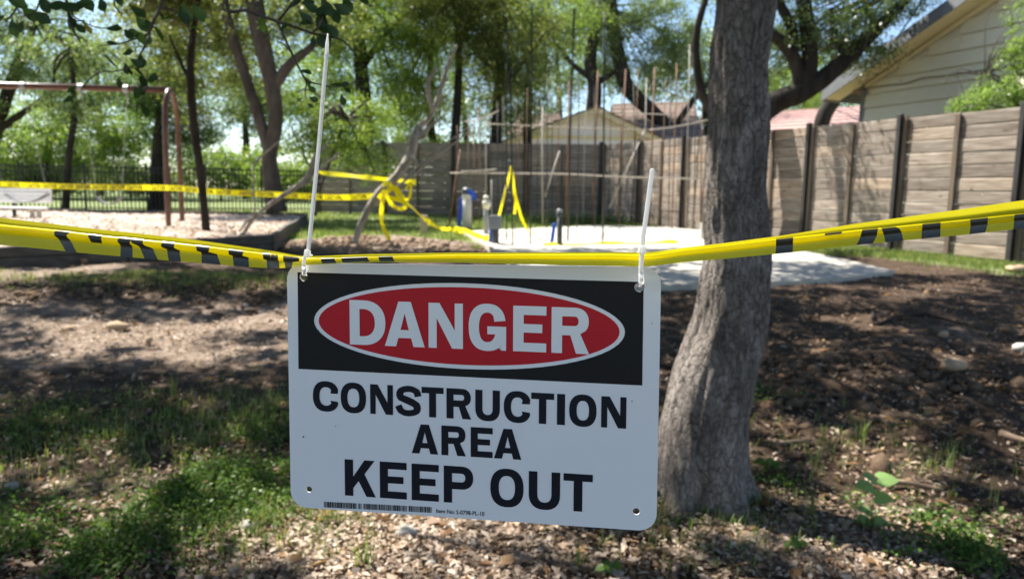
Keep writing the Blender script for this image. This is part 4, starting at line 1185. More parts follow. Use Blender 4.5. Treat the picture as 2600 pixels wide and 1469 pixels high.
def letters(mb, text, ext, vt, vb, o, s=.225, b=.19):
    """ext: (u0, u1) of each letter; vt/vb: top and base line as functions of u"""
    for ch, (u0, u1) in zip(text, ext):
        hgt = (vb((u0 + u1) / 2) - vt((u0 + u1) / 2)) * SH
        w = (u1 - u0) * SW / hgt
        f = lambda x, y: spt(u0 + x / w * (u1 - u0), vb(u0) + (vt(u0) - vb(u0)) * y + (vb(u1) - vb(u0)) * x / w, o)
        mb.poly(glyph(ch, w, s, b), f)
def lin(a, b, c, d): return lambda u: b + (d - b) * (u - a) / (c - a)
def sign():
    t = thing('danger_sign', 'white plastic danger sign with red oval hanging from the yellow tape', 'sign', spt(.5, 1.0))
    # plate with four holes, real thickness
    outer = rrect(0, 0, 1, 1, .0165, 10)
    loops = [outer] + [circ(*h) for h in HOLES]
    mb = MB()
    # tessellated on a grid-free polygon but bowed through spt: add points along the long edges first
    def densify(lp):
        out = []
        for i in range(len(lp)):
            a, b2 = np.array(lp[i]), np.array(lp[(i + 1) % len(lp)])
            k = max(1, int(np.linalg.norm(b2 - a) / .06))
            out += [tuple(a + (b2 - a) * j / k) for j in range(k)]
        return out
    loops[0] = densify(outer)
    def sheet(mb, lps, o):
        """fill split into narrow columns so that it bends with the sheet"""
        mb.poly(lps, lambda u, v: spt(u, v, o))
    sheet(mb, loops, 0)
    sheet(mb, loops, -.0016)
    for lp in loops:
        n = len(lp)
        mb.add([spt(u, v, 0) for u, v in lp] + [spt(u, v, -.0016) for u, v in lp], [(i, (i + 1) % n, n + (i + 1) % n, n + i) for i in range(n)])
    part('plate', mb, M['signwhite'], t)
    # black field: print is skewed slightly on the sheet, with the two hanging holes punched through it
    e = 9
    fld = []
    cs = [(.0314, .037), (.9574, .0568), (.9581, .444), (.0294, .4274)]
    for i in range(4):
        a, b2 = np.array(cs[i]), np.array(cs[(i + 1) % 4])
        fld += [tuple(a + (b2 - a) * k / 16) for k in range(16)]
    c0 = (.4948, .2378); au, av = .418, .1668
    def oval(ru, rv, n=72):
        # seen slightly tilted with the print
        return [(c0[0] + ru * math.cos(2 * math.pi * k / n), c0[1] + rv * math.sin(2 * math.pi * k / n) + .0196 * ru * math.cos(2 * math.pi * k / n)) for k in range(n)]
    mb = MB(); sheet(mb, [fld, oval(au, av), circ(*HOLES[0]), circ(HOLES[1][0] - .001, *HOLES[1][1:])], .0003)
    part('black_panel', mb, M['signblack'], t)
    mb = MB(); sheet(mb, [oval(.4045, .1508)], .0003)
    part('red_oval', mb, M['signred'], t)
    mb = MB()
    letters(mb, 'DANGER', [(.1792, .2794), (.2779, .3881), (.3987, .4919), (.5074, .6072), (.6256, .7123), (.7258, .8226)], lin(.1793, .1438, .7254, .156), lin(.1793, .3211, .7263, .3303), .0007, .232, .195)
    part('lettering', mb, M['signwhite'], t, label='white word DANGER across the red oval')
    mb = MB()
    letters(mb, 'CONSTRUCTION', [(.0704, .1436), (.1507, .223), (.2347, .2988), (.3072, .3748), (.3785, .439), (.4469, .514), (.5251, .5911), (.6015, .6715), (.674, .734), (.7416, .7624), (.7732, .8436), (.8555, .9192)], lin(.2347, .4779, .8555, .4899), lin(.2347, .5972, .9192, .6107), .0004, .238, .205)
    part('lettering', mb, M['inkblack'], t, label='black word CONSTRUCTION below the oval')
    mb = MB()
    letters(mb, 'AREA', [(.3505, .4236), (.4327, .4996), (.5128, .572), (.5756, .6488)], lin(.3759, .6306, .5986, .6325), lin(.3505, .7478, .6488, .7518), .0004, .238, .205)
    part('lettering', mb, M['inkblack'], t, label='black word AREA in the middle line')
    mb = MB()
    letters(mb, 'KEEPOUT', [(.1597, .2482), (.2601, .3359), (.3497, .4253), (.4390, .5197), (.5661, .6551), (.669, .7515), (.7603, .8362)], lin(.1591, .7878, .7603, .7945), lin(.1603, .9368, .7984, .9409), .0004, .228, .195)
    part('lettering', mb, M['inkblack'], t, label='black words KEEP OUT on the bottom line')
    # barcode strip
    mb = MB(); r_ = random.Random(3)
    u = .0982
    tilt = lambda q: -.0072 * (q - .0982) / .3075
    while u < .4057:
        w = r_.choice([.0011, .0011, .0024, .0036])
        mb.add([spt(u, .9688 + tilt(u), .0004), spt(u + w, .9688 + tilt(u), .0004), spt(u + w, .9922 + tilt(u), .0004), spt(u, .9922 + tilt(u), .0004)], [(0, 1, 2, 3)])
        u += w + r_.choice([.0010, .0010, .0016, .0016, .0045 if r_.random() < .3 else .0012])
    part('barcode', mb, M['inkblack'], t)
    fc = bpy.data.curves.new('item_text', 'FONT'); fc.body = 'Item No: S-0798-PL-10'; fc.size = 1; fc.resolution_u = 4; fc.offset = .012
    tmp = bpy.data.objects.new('item_text', fc); COL.objects.link(tmp)
    dg = bpy.context.evaluated_depsgraph_get(); tm = bpy.data.meshes.new_from_object(tmp.evaluated_get(dg))
    xs = [v.co.x for v in tm.vertices]; x0, x1 = min(xs), max(xs)
    ys = [v.co.y for v in tm.vertices]; capt = max(ys)
    vs = [spt(.4178 + (v.co.x - x0) / (x1 - x0) * .1322, .9835 - v.co.y / capt * .0165 + .0003 * 0, .0004) for v in tm.vertices]
    mb = MB().add(vs, [tuple(p.vertices) for p in tm.polygons])
    bpy.data.objects.remove(tmp); bpy.data.curves.remove(fc); bpy.data.meshes.remove(tm)
    part('item_number', mb, M['inkblack'], t)
    # specks of dirt on the face
    mb = MB()
    for u, v, r2 in ((.041, .705, .0010), (.933, .505, .0006), (.135, .655, .0005), (.09, .27, .0006), (.98, .21, .0005), (.62, .70, .0004)):
        mb.poly([circ(u, v, r2, 7)], lambda a, b2: spt(a, b2, .00045))
    part('dirt_speck', mb, M['clod'], t)
sign()

# ------------------------------------------------------------------ the near caution tape
# stations: px, back edge, fold, bottom edge, depth
ST = [(-900, 425, 452, 500, .90), (-420, 487, 510, 565, .83), (-150, 530, 550, 608, .775), (0, 552, 569, 621, .752), (164, 572, 585.5, 637, .736), (305, 588, 602, 651, .727), (448, 603, 616, 663, .719), (600, 623, 633, 675, .712), (690, 636, 643.5, 681, .7075), (730, 644, 650, 681, .683),
      (752, 648, 652, 675, 0.6715), (780, 650, 654, 671.5, 0.6690), (815, 649, 655, 670, 0.6660), (900, 646, 653, 667, 0.6610), (1000, 644, 650, 665, 0.6550), (1200, 640.5, 645, 666.5, 0.6430), (1450, 640, 644, 673, 0.6280), (1580, 640.5, 645, 676, 0.6210), (1632, 641, 646, 677, 0.6180), (1680, 637, 643, 672, 0.6170), (1750, 627, 632, 664, .627), (1970, 600, 606, 644.5, .650), (2186, 566, 583, 621, .655), (2389, 538, 563, 601, .660), (2600, 508, 541, 580, .668), (2760, 487, 523, 563, .675), (3100, 440, 480, 522, .70), (3500, 385, 428, 472, .73)]
STX = np.array([s[0] for s in ST], float)
def stv(x, k): return float(np.interp(x, STX, [s[k] for s in ST]))
# smooth the table once
_xs = np.linspace(-900, 3500, 331)
_tab = np.stack([[stv(x, k) for x in _xs] for k in (1, 2, 3, 4)], 1)
_ker = np.array([1, 2, 3, 2, 1]) / 9.
for k in range(4):
    e_ = np.concatenate([_tab[:1, k], _tab[:1, k], _tab[:, k], _tab[-1:, k], _tab[-1:, k]])
    _tab[:, k] = np.convolve(e_, _ker, 'valid')
def tv(x, k): return float(np.interp(x, _xs, _tab[:, k]))
#        (height as fraction fold->bottom, metres toward the lens); None marks the part behind the roll
PROF = [(-9, -.0050), (-8, -.0048), (.30, -.0042), (.16, -.0030), (.04, -.0016), (0, .0002), (.03, .0016), (.10, .0027), (.20, .0031), (.29, .0026), (.36, .0016), (.42, .0009), (.50, .0006), (.62, .0006), (.80, .0009), (.92, .0013), (1.0, .0015)]
F0 = 5   # index of the fold line
def tape_pt(x, h, o):
    yb, yf, yl, z = (tv(x, k) for k in range(4))
    wv_ = .9 * math.sin(x * .011) + .6 * math.sin(x * .031 + 1)
    if h <= -9: y = yb
    elif h <= -8: y = yb * .5 + yf * .5
    else: y = yf + (yl - yf) * h
    thick = min(1.0, (yl - yf) / 46.) * (1.0)
    P = cpt(x, y + wv_ * .4, z)
    d = P - CAM; d /= np.linalg.norm(d)
    return P - d * o * thick
def prof_at(h):
    hs = [p[0] for p in PROF[F0:]]; os_ = [p[1] for p in PROF[F0:]]
    return float(np.interp(h, hs, os_))
def near_tape():
    t = thing('caution_tape', 'folded yellow caution tape with black print crossing over the sign', 'tape', tape_pt(1250, 1, 0))
    mb = MB(); n = len(PROF)
    X_ = list(np.arange(-900, 3501, 9.0))
    vs = [tape_pt(x, h, o) for x in X_ for h, o in PROF]
    fs = [(i * n + k, i * n + k + 1, (i + 1) * n + k + 1, (i + 1) * n + k) for i in range(len(X_) - 1) for k in range(n - 1)]
    part('band', mb.add(vs, fs), M['tape'], t, True)
    # black print: left and right edge as (h, x) tables, laid on the band
    def mark(lt, rt, m_=7):
        mb = MB()
        h0, h1 = max(lt[0][0], rt[0][0]), min(lt[-1][0], rt[-1][0])
        hs = np.unique(np.concatenate([np.linspace(h0, h1, 16)]))
        vs = []
        for h in hs:
            a = np.interp(h, [q[0] for q in lt], [q[1] for q in lt]); b = np.interp(h, [q[0] for q in rt], [q[1] for q in rt])
            for k in range(m_): vs.append(tape_pt(a + (b - a) * k / (m_ - 1), h, prof_at(h) + .00035))
        fs = [(i * m_ + k, i * m_ + k + 1, (i + 1) * m_ + k + 1, (i + 1) * m_ + k) for i in range(len(hs) - 1) for k in range(m_ - 1)]
        part('black_print', mb.add(vs, fs), M['tapeink'], t, True)
    z7 = 5.367
    def Z(*p): return [(h, x / z7) for h, x in p]
    mark(Z((0, 790), (.06, 750), (.2, 733), (.32, 748), (.42, 800), (.6, 832), (.8, 862), (1, 895)), Z((0, 985), (.08, 940), (.2, 905), (.32, 915), (.42, 955), (.6, 985), (.8, 1010), (1, 1045)))
    mark(Z((0, 1195), (.2, 1208), (.3, 1225), (.42, 1240)), Z((0, 1385), (.2, 1378), (.3, 1383), (.42, 1395)))
    mark(Z((0, 1650), (.1, 1608), (.22, 1598), (.3, 1608), (.38, 1640), (.6, 1644), (1, 1640)), Z((0, 1790), (.2, 1770), (.3, 1765), (.38, 1800), (.6, 1806), (1, 1805)))
    mark(Z((0, 1780), (.12, 1778), (.25, 1790), (.35, 1880), (.42, 1905), (.6, 1925), (1, 1970)), Z((0, 1950), (.12, 1945), (.25, 1945), (.35, 1990), (.42, 2085), (.6, 2098), (1, 2150)))
    mark(Z((0, 2215), (.2, 2195), (.33, 2190), (.34, 2275), (.6, 2280), (1, 2300)), Z((0, 2385), (.2, 2370), (.33, 2365), (.34, 2448), (.6, 2450), (1, 2465)))
    z5 = 1.601
    def Y5(*p): return [(h, x / z5) for h, x in p]
    mark(Y5((0, 795), (.34, 800), (.35, 818), (1, 820)), Y5((0, 852), (.34, 848), (.35, 880), (1, 897)))
    mark(Y5((0, 928), (.36, 930), (.37, 945), (1, 950)), Y5((0, 990), (.36, 985), (.37, 1010), (1, 1012)))
    mark(Y5((0, 1068), (.42, 1070), (.43, 1084), (1, 1086)), Y5((0, 1130), (.42, 1130), (.43, 1134), (1, 1136)))
    mark(Y5((0, 1150), (.5, 1152), (.51, 1156), (1, 1160)), Y5((0, 1216), (.5, 1216), (.51, 1190), (1, 1186)))
    for a, b in ((816, 852), (868, 936), (962, 1000)):
        mark([(0.0, a - 2), (.9, a + 2)], [(0.0, b - 4), (.9, b + 2)])
    z4 = 2.079
    def Y4(*p): return [(h, 1750 + x / z4) for h, x in p]
    mark(Y4((0, 459), (1, 456)), Y4((0, 549), (1, 546)))
    mark(Y4((0, 718), (.14, 714)), Y4((0, 806), (.14, 803)))
    mark(Y4((0, 914), (.5, 903), (.75, 895), (1, 880)), Y4((0, 997), (.5, 990), (.75, 980), (1, 968)))
    mark(Y4((0, 1015), (.3, 1022), (.6, 1030), (1, 1036)), Y4((0, 1085), (.15, 1108), (.4, 1120), (1, 1130)))
    mark(Y4((0, 1231), (1, 1226)), Y4((0, 1327), (1, 1325)))
    mark(Y4((0, 1482), (.4, 1486), (1, 1480)), Y4((0, 1577), (.5, 1575), (1, 1562)))
    mark(Y4((0, 1718), (1, 1712)), Y4((0, 1800), (1, 1800)))
    mark(Y4((0, 1930), (1, 1925)), Y4((0, 2010), (1, 2005)))
near_tape()
def anchor_tree(label, x, y, lean, seed):
    """the trunks, just outside the picture, that the tape is tied to"""
    z0 = float(zg(x, y)); r_ = random.Random(seed)
    t = thing('slim_tree', label, 'tree', (x, y, z0))
    P = [np.array([x + lean * (h / 6.0) ** 2 + r_.uniform(-.03, .03), y + r_.uniform(-.03, .03), z0 + h]) for h in (-.06, .15, .6, 1.2, 2.0, 3.2, 4.6, 6.2)]
    part('trunk', MB().tube(catmull(P, 5), np.interp(np.linspace(0, 7, 36), range(8), [.15, .115, .10, .095, .09, .08, .06, .03]), 20, wob=.07), M['bark'], t, True)
    for k in range(4):
        a_ = r_.uniform(0, 6.28); e = P[-2] + np.array([math.cos(a_) * .9, math.sin(a_) * .9, 1.0])
        part('limb', MB().tube(catmull([P[-3] + np.array([0, 0, .3 * k]), (P[-3] + e) / 2, e], 4), np.linspace(.04, .012, 9), 8, wob=.06), M['bark'], t, True)
_q = tape_pt(-880, .5, 0); anchor_tree('slim grey trunk beyond the left edge with the tape tied round it', _q[0] - .09, _q[1] + .02, -.2, 1)
_q = tape_pt(3480, .5, 0); anchor_tree('slim grey trunk beyond the right edge with the tape tied round it', _q[0] + .09, _q[1] + .02, .3, 2)

# ------------------------------------------------------------------ cable ties
def strip(mb, P, wid, th, nrm):
    """flat strap along points"""
    vs = []; n = len(P)
    for i, p in enumerate(P):
        t = P[min(i + 1, n - 1)] - P[max(i - 1, 0)]; t /= np.linalg.norm(t)
        nn = nrm[i] if isinstance(nrm, list) else nrm
        s = np.cross(t, nn); s /= np.linalg.norm(s); q = np.cross(s, t)
        w = wid[i] if not np.isscalar(wid) else wid
        vs += [p + s * w / 2 + q * th / 2, p - s * w / 2 + q * th / 2, p - s * w / 2 - q * th / 2, p + s * w / 2 - q * th / 2]
    fs = [(i * 4 + k, i * 4 + (k + 1) % 4, i * 4 + 4 + (k + 1) % 4, i * 4 + 4 + k) for i in range(n - 1) for k in range(4)] + [(3, 2, 1, 0), tuple((n - 1) * 4 + k for k in range(4))]
    mb.add(vs, fs)
def cable_tie(label, hole, loop, head, tail, zt, w, ribs, blunt, group):
    h = spt(hole[0], hole[1], .001)
    c = cpt(*head, zt)
    t = thing('cable_tie', label, 'cable tie', c, group)
    to = -FWD
    # loop: out of the hole, up in front of the tape to the head, and back down behind
    P = [spt(hole[0], hole[1] - .004, -.006), spt(hole[0], hole[1] - .008, .003)] + [cpt(x, y, zt - .001) for x, y in loop] + [c]
    mb = MB(); C_ = catmull(P, 6); strip(mb, C_, w, .0012, to)
    part('loop', mb, M['nylon'], t)
    mb = MB()
    for i in range(8, len(C_) - 4):
        p = C_[i]; d = C_[i + 1] - C_[i]
        L = np.linalg.norm(d); k = max(1, int(L / .0011)); d = d / L
        for j in range(k):
            q = p + d * L * j / k
            s = np.cross(d, to); s /= np.linalg.norm(s)
            mb.box(q + to * .0008, w * .72, .0005, .0006, s, d, np.cross(s, d))
    part('teeth', mb, M['nylon'], t, kind='stuff')
    back = [c + FWD * .012, cpt(loop[0][0] + 3, loop[0][1], zt + .014), spt(hole[0], hole[1] - .006, -.004)]
    mb = MB(); strip(mb, catmull(back, 5), w, .0012, to); part('rear_loop', mb, M['nylon'], t)
    # head block
    ax = RGT; ay = UPV
    d0 = cpt(*tail[1], zt) - cpt(*tail[0], zt); d0 /= np.linalg.norm(d0)
    s = np.cross(d0, to); s /= np.linalg.norm(s); q = np.cross(s, d0)
    bevel(part('head', MB().box(c + to * .001, w * 1.65, .0068, .0055, s, d0, q), M['nylon'], t), .0012, 2)
    # tail
    T = catmull([cpt(x, y, zt - .0005 + dz) for (x, y), dz in zip(tail, np.linspace(0, .006, len(tail)))], 8)
    wid = [w] * len(T)
    if not blunt:
        k = 4
        for i in range(k): wid[-1 - i] = w * (.25 + .75 * i / k)
    else:
        wid[-1] = w * .55
    mb = MB(); strip(mb, T, wid, .0013, to)
    part('tail', mb, M['nylon'], t)
    if ribs:
        mb = MB()
        dist = 0; step = .00195
        for i in range(len(T) - 1):
            a, b = T[i], T[i + 1]; L = np.linalg.norm(b - a); d = (b - a) / L
            while dist < L:
                p = a + d * dist
                frac = (i + dist / L) / (len(T) - 1)
                if .02 < frac < .86:
                    s = np.cross(d, to); s /= np.linalg.norm(s)
                    mb.box(p + to * .0010, w * .80, .00085, .0009, s, d, np.cross(s, d))
                dist += step
            dist -= L
        part('teeth', mb, M['nylon'], t, kind='stuff')
        mb = MB()
        for sg in (-1, 1):
            E_ = []
            for i in range(0, int(len(T) * .88)):
                tt = T[min(i + 1, len(T) - 1)] - T[max(i - 1, 0)]; tt /= np.linalg.norm(tt)
                s = np.cross(tt, to); s /= np.linalg.norm(s); E_.append(T[i] + s * sg * w * .45 + to * .0009)
            mb.tube(E_, .00035, 5)
        part('edge_ridge', mb, M['nylon'], t)
cable_tie('long white ribbed cable tie standing up from the left corner of the sign', (.0495, .050), [(772, 690), (771, 672), (773, 655)], (781, 643), [(783, 636), (787, 600), (795, 520), (805, 420), (815, 310), (823, 210), (829, 140), (832, 86)],   .6655, .0031, True, False, 'cable ties holding the sign')
cable_tie('short smooth white cable tie at the right corner of the sign', (.9476, .0735), [(1627, 716), (1627, 690), (1628, 668)], (1630, 634), [(1631, 628), (1633, 600), (1639, 560), (1647, 500), (1653, 455), (1656.5, 428)], .6125, .0037, False, True, 'cable ties holding the sign')

# ================================================================== PLAYGROUND
def zbed(x, y): return float(zg(x, y)) + .19
def swing_set():
    Y = 15.3
    b = at(428, 572, Y)
    t = thing('swing_set', 'brown steel swing frame with arched end legs on pale mulch', 'swing frame', (b[0], Y, zbed(b[0], Y)))
    L, Rr = at(-420, 205, 14.2), at(432, 229, Y)
    top = MB().tube([L, (L + Rr) / 2, Rr], .062, 14)
    part('beam', top, M['swingmetal'], t, True)
    apex = Rr
    for fx, fy, dy in (((427, 575), None, -.55), ((463, 570), None, .95)):
        pass
    f1 = at(428, 574, Y - .5); f1[2] = zbed(f1[0], Y - .5) - .05
    f2 = at(463, 570, Y + .9); f2[2] = zbed(f2[0], Y + .9) - .05
    for foot in (f1, f2):
        h = apex[2] - foot[2]
        def pt(k, z): return np.array([apex[0] + (foot[0] - apex[0]) * k, apex[1] + (foot[1] - apex[1]) * k, foot[2] + h * z])
        P = [foot, pt(.97, .35), pt(.92, .66), pt(.80, .83), pt(.55, .94), pt(.28, .985), pt(0, 1.0)]
        part('leg', MB().tube(catmull(P, 6), .052, 12), M['swingmetal'], t, True)
    l1 = np.array([L[0] - .4, L[1] - .8, zbed(L[0], L[1])]); l2 = np.array([L[0] - .4, L[1] + .8, zbed(L[0], L[1])])
    for foot in (l1, l2): part('leg', MB().tube(catmull([foot, (foot * .5 + L * .5) + np.array([-.1, (foot[1] - L[1]) * .35, .3]), L], 8), .052, 12), M['swingmetal'], t, True)
    hang = []
    for px in (-8, 100, 228, 330):
        f = (at(px, 217, Y)[0] - L[0]) / (Rr[0] - L[0]); p = L + (Rr - L) * f
        c = MB().tube([p + np.array([-.05, 0, 0]), p + np.array([.05, 0, 0])], .074, 12)
        c.box(p + np.array([0, 0, -.12]), .03, .05, .1)
        o = part('hanger', c, M['galv'], t); hang.append(p + np.array([0, 0, -.16]))
    return hang
HANG = swing_set()
def chain_swing(label, a, b, seat_l, seat_r, sag, Y):
    sl, sr = at(*seat_l, Y), at(*seat_r, Y)
    t = thing('belt_swing', label, 'swing', (sl + sr) / 2 - np.array([0, 0, sag]), 'swings on the brown frame')
    for p, q in ((a, sl), (b, sr)):
        mb = MB(); n = int(np.linalg.norm(q - p) / .045)
        d = (q - p) / np.linalg.norm(q - p)
        for i in range(n):
            c = p + (q - p) * (i + .5) / n
            w = np.array([.011, 0, 0]) if i % 2 else np.array([0, .011, 0])
            mb.tube([c - d * .024, c - d * .014 + w, c + d * .014 + w, c + d * .024, c + d * .014 - w, c - d * .014 - w, c - d * .024], .0026, 4)
        part('chain', mb, M['galv'], t)
    mb = MB(); P = [sl + (sr - sl) * k / 8 - np.array([0, 0, sag * (1 - (k / 4 - 1) ** 2)]) for k in range(9)]
    vs = []
    for p in P: vs += [p + np.array([0, -.08, 0]), p + np.array([0, .08, 0]), p + np.array([0, .08, -.012]), p + np.array([0, -.08, -.012])]
    mb.add(vs, [(i * 4 + k, i * 4 + (k + 1) % 4, i * 4 + 4 + (k + 1) % 4, i * 4 + 4 + k) for i in range(8) for k in range(4)])
    part('seat', mb, M['rubber'], t, True)
chain_swing('belt swing on chains hanging in front of the white bench back', HANG[0], HANG[1], (16, 492), (121, 492), .16, 14.75)
chain_swing('belt swing on chains hanging right of the white bench', HANG[2], HANG[3], (246, 500), (308, 500), .14, 15.0)

def bench():
    Y = 17.2
    b = at(60, 560, Y)
    t = thing('white_bench', 'pale slatted bench at the left edge on the mulch', 'bench', (b[0], Y, zbed(b[0], Y)))
    for k, (y0, y1) in enumerate([(480, 489), (489.3, 498), (498.3, 507), (507.3, 516)]):
        a, c = at(-190, (y0 + y1) / 2 - 5.6, Y + .2 - k * .02), at(131, (y0 + y1) / 2, Y + .2 - k * .02); hh = (y1 - y0) * Y / FPX
        bevel(part('back_slat', MB().box((a + c) / 2, c[0] - a[0], .035, hh), M['benchwhite'], t), .006, 1)
    for k, dy in enumerate((-.36, -.22, -.08)):
        a, c = at(-190, 524, Y + dy), at(119 - k, 524, Y + dy)
        c2 = at(0, 527, Y - .3)
        bevel(part('seat_slat', MB().box(((a[0] + c[0]) / 2, Y + dy, c2[2]), c[0] - a[0], .125, .05), M['benchwhite'], t), .006, 1)
    for px in (-120, 76):
        for dx in (0, .16):
            p = at(px, 540, Y - .2); z0 = zbed(p[0] + dx, Y); top = at(0, 526, Y)[2] - .03
            part('leg', MB().box((p[0] + dx, Y - .12, (z0 + top) / 2 - .03), .07, .09, top - z0 + .08), M['pvc'], t)
    for px in (-130, 34):
        p = at(px, 500, Y + .26); z0 = zbed(p[0], Y)
        top = at(0, 480, Y)[2]
        part('upright', MB().box((p[0], Y + .26, (z0 + top) / 2), .07, .05, top - z0 + .06), M['blackmetal'], t)
bench()

# ================================================================== CONSTRUCTION
def tape_run(name, label, pts, w, letters_txt=True, group=None, twist=0.0, seed=0):
    """pts: world points; a tape w wide hung edge-up, with rows of CAUTION print"""
    C_ = catmull(pts, 14)
    t = thing(name, label, 'tape', C_[len(C_) // 2], group)
    vs = []; fr = []
    s = 0
    for i, p in enumerate(C_):
        d = C_[min(i + 1, len(C_) - 1)] - C_[max(i - 1, 0)]; d /= np.linalg.norm(d)
        if i: s += np.linalg.norm(C_[i] - C_[i - 1])
        up = np.array([0, 0, 1.0]) - d * d[2]; up /= np.linalg.norm(up)
        n = np.cross(d, up)
        a = twist * math.sin(s * 1.9 + seed) + .15 * math.sin(s * 5 + seed)
        u2 = up * math.cos(a) + n * math.sin(a)
        fr.append((p, d, u2, np.cross(d, u2), s))
        vs += [p + u2 * w / 2, p + u2 * w / 6 + np.cross(d, u2) * .004, p - u2 * w / 6 - np.cross(d, u2) * .004, p - u2 * w / 2]
    mb = MB().add(vs, [(i * 4 + k, i * 4 + k + 1, i * 4 + 5 + k, i * 4 + 4 + k) for i in range(len(C_) - 1) for k in range(3)])
    part('band', mb, M['tape'], t, True)
    if letters_txt:
        S_ = np.array([f[4] for f in fr])
        def loc(q, y, o):
            i = int(np.clip(np.searchsorted(S_, q) - 1, 0, len(fr) - 2)); f = (q - S_[i]) / (S_[i + 1] - S_[i] + 1e-9)
            p = fr[i][0] + (fr[i + 1][0] - fr[i][0]) * f; u = fr[i][2]; n = fr[i][3]
            if np.dot(n, CAM - p) < 0: n = -n
            return p + u * y + n * o
        mb = MB(); q = .06
        flip = fr[0][1] @ RGT < 0
        while q < S_[-1] - .45:
            for ch in 'CAUTION':
                gw = .17 if ch == 'I' else .52
                ww = gw * w * .72
                for lp in [glyph(ch, gw / .72 * .9)]:
                    mb.poly(lp, lambda x, y, q=q: loc(q + x * w * .68, (y - .5) * w * .72, .0065))
                q += ww + w * .10
            q += w * (.5 if random.random() < .6 else 1.7)
        part('lettering', mb, M['ptape'], t, kind='stuff')
    return t
K1 = at(962, 497, 12.6)
tape_run('caution_tape', 'long yellow caution tape stretched across the playground to the dead branch', [at(-260, 452, 15.5), at(0, 467, 14.4), at(200, 474, 14.0), at(430, 477, 13.7), at(530, 486, 13.4), at(700, 494, 13.1), at(850, 501, 12.8), K1], .10, True, None, .25, 1)
tape_run('caution_tape', 'short upper yellow tape in front of the dark fence left of the branch', [at(806, 438, 17.5), at(880, 445, 16.6), at(960, 453, 15.6), at(1056, 463, 14.6)], .105, False, None, .9, 2)
gnd = lambda px, py, h=0.0: gpt(px, py) + np.array([0, 0, h])
tape_run('caution_tape', 'slack yellow tape sloping from the bow down to the concrete edge', [K1 + np.array([.05, 0, 0]), at(1030, 515, 12.6), at(1075, 553, 12.9), at(1120, 580, 13.3), gnd(1165, 590, .10), gnd(1200, 602, .09), gnd(1240, 616, .08)], .075, False, None, .8, 3)

def leaning_branch():
    Y = 12.4
    b = gpt(902, 618)
    t = thing('dead_tree', 'leaning grey bare dead branch with a yellow tape bow tied on', 'dead branch', b)
    mb = MB()
    Y = b[1]
    limb_px(mb, [(900, 622, 16), (912, 580, 17), (936, 530, 18), (962, 490, 20, .1), (985, 468, 21, .1), (1012, 442, 22, .2), (1040, 398, 24, .3), (1052, 350, 24, .4), (1066, 322, 18, .5), (1090, 300, 12, .5), (1108, 262, 13, .6), (1122, 215, 11, .7), (1140, 160, 9, .8), (1160, 115, 6, .9)], Y, 12, 6, .10)
    part('trunk', mb, M['barkpale'], t, True)
    for l_ in ([(1050, 352, 16), (1078, 335, 13), (1092, 320, 8), (1120, 300, 5)], [(1040, 400, 12), (1056, 410, 10), (1062, 425, 6)],
               [(1100, 280, 12), (1088, 240, 12), (1090, 200, 10), (1112, 170, 7)], [(1010, 445, 8), (1045, 435, 5), (1075, 445, 4)],
               [(1064, 325, 9), (1080, 345, 9), (1060, 356, 6)], [(938, 520, 9), (968, 510, 7), (1000, 480, 6), (1080, 420, 5), (1190, 335, 4)],
               [(1000, 486, 5), (1080, 405, 4), (1200, 315, 4)], [(1110, 262, 5), (1135, 245, 3), (1150, 215, 2)], [(1050, 380, 5), (1035, 360, 3), (1030, 340, 3)]):
        mb = MB(); limb_px(mb, l_, Y, 8, 5, .10); part('limb', mb, M['barkpale'], t, True)
leaning_branch()
def ribbon(mb, P, w, side=None):
    P = catmull(P, 6); vs = []
    for i, p in enumerate(P):
        d = P[min(i + 1, len(P) - 1)] - P[max(i - 1, 0)]; d /= np.linalg.norm(d) + 1e-9
        s = np.cross(d, -FWD) if side is None else np.asarray(side, float)
        s /= np.linalg.norm(s) + 1e-9
        a = .5 * math.sin(i * .5)
        s = s * math.cos(a) + np.cross(d, s) * math.sin(a)
        vs += [p + s * w / 2, p + np.cross(d, s) * w * .12, p - s * w / 2]
    mb.add(vs, [(i * 3 + k, i * 3 + k + 1, i * 3 + 4 + k, i * 3 + 3 + k) for i in range(len(P) - 1) for k in range(2)])
def bow():
    Y = 12.35
    t = thing('tape_bow', 'yellow tape knotted round the dead branch with hanging ends', 'tape', at(975, 480, Y))
    A = lambda x, y, dz=0: at(x, y, Y + dz)
    mb = MB(); ribbon(mb, [A(970, 470, .12), A(985, 465, -.1), A(990, 480, -.1), A(972, 492, -.05), A(962, 505, .15)], .08); part('knot', mb, M['tape'], t, True)
    mb = MB(); ribbon(mb, [A(985, 475), A(1003, 482, -.05), A(1012, 500, -.1), A(1030, 520, -.1), A(1022, 530, 0), A(1000, 524, .05), A(983, 500), A(978, 482)], .065); part('loop', mb, M['tape'], t, True)
    mb = MB(); ribbon(mb, [A(988, 472), A(1008, 478), A(1028, 505), A(1040, 500, .1), A(1043, 465, .15), A(1030, 480, .1)], .05); part('loop', mb, M['tape'], t, True)
    mb = MB(); ribbon(mb, [A(975, 482), A(972, 510), A(968, 545), A(972, 575), A(982, 596), A(990, 608)], .07); part('tail', mb, M['tape'], t, True)
bow()

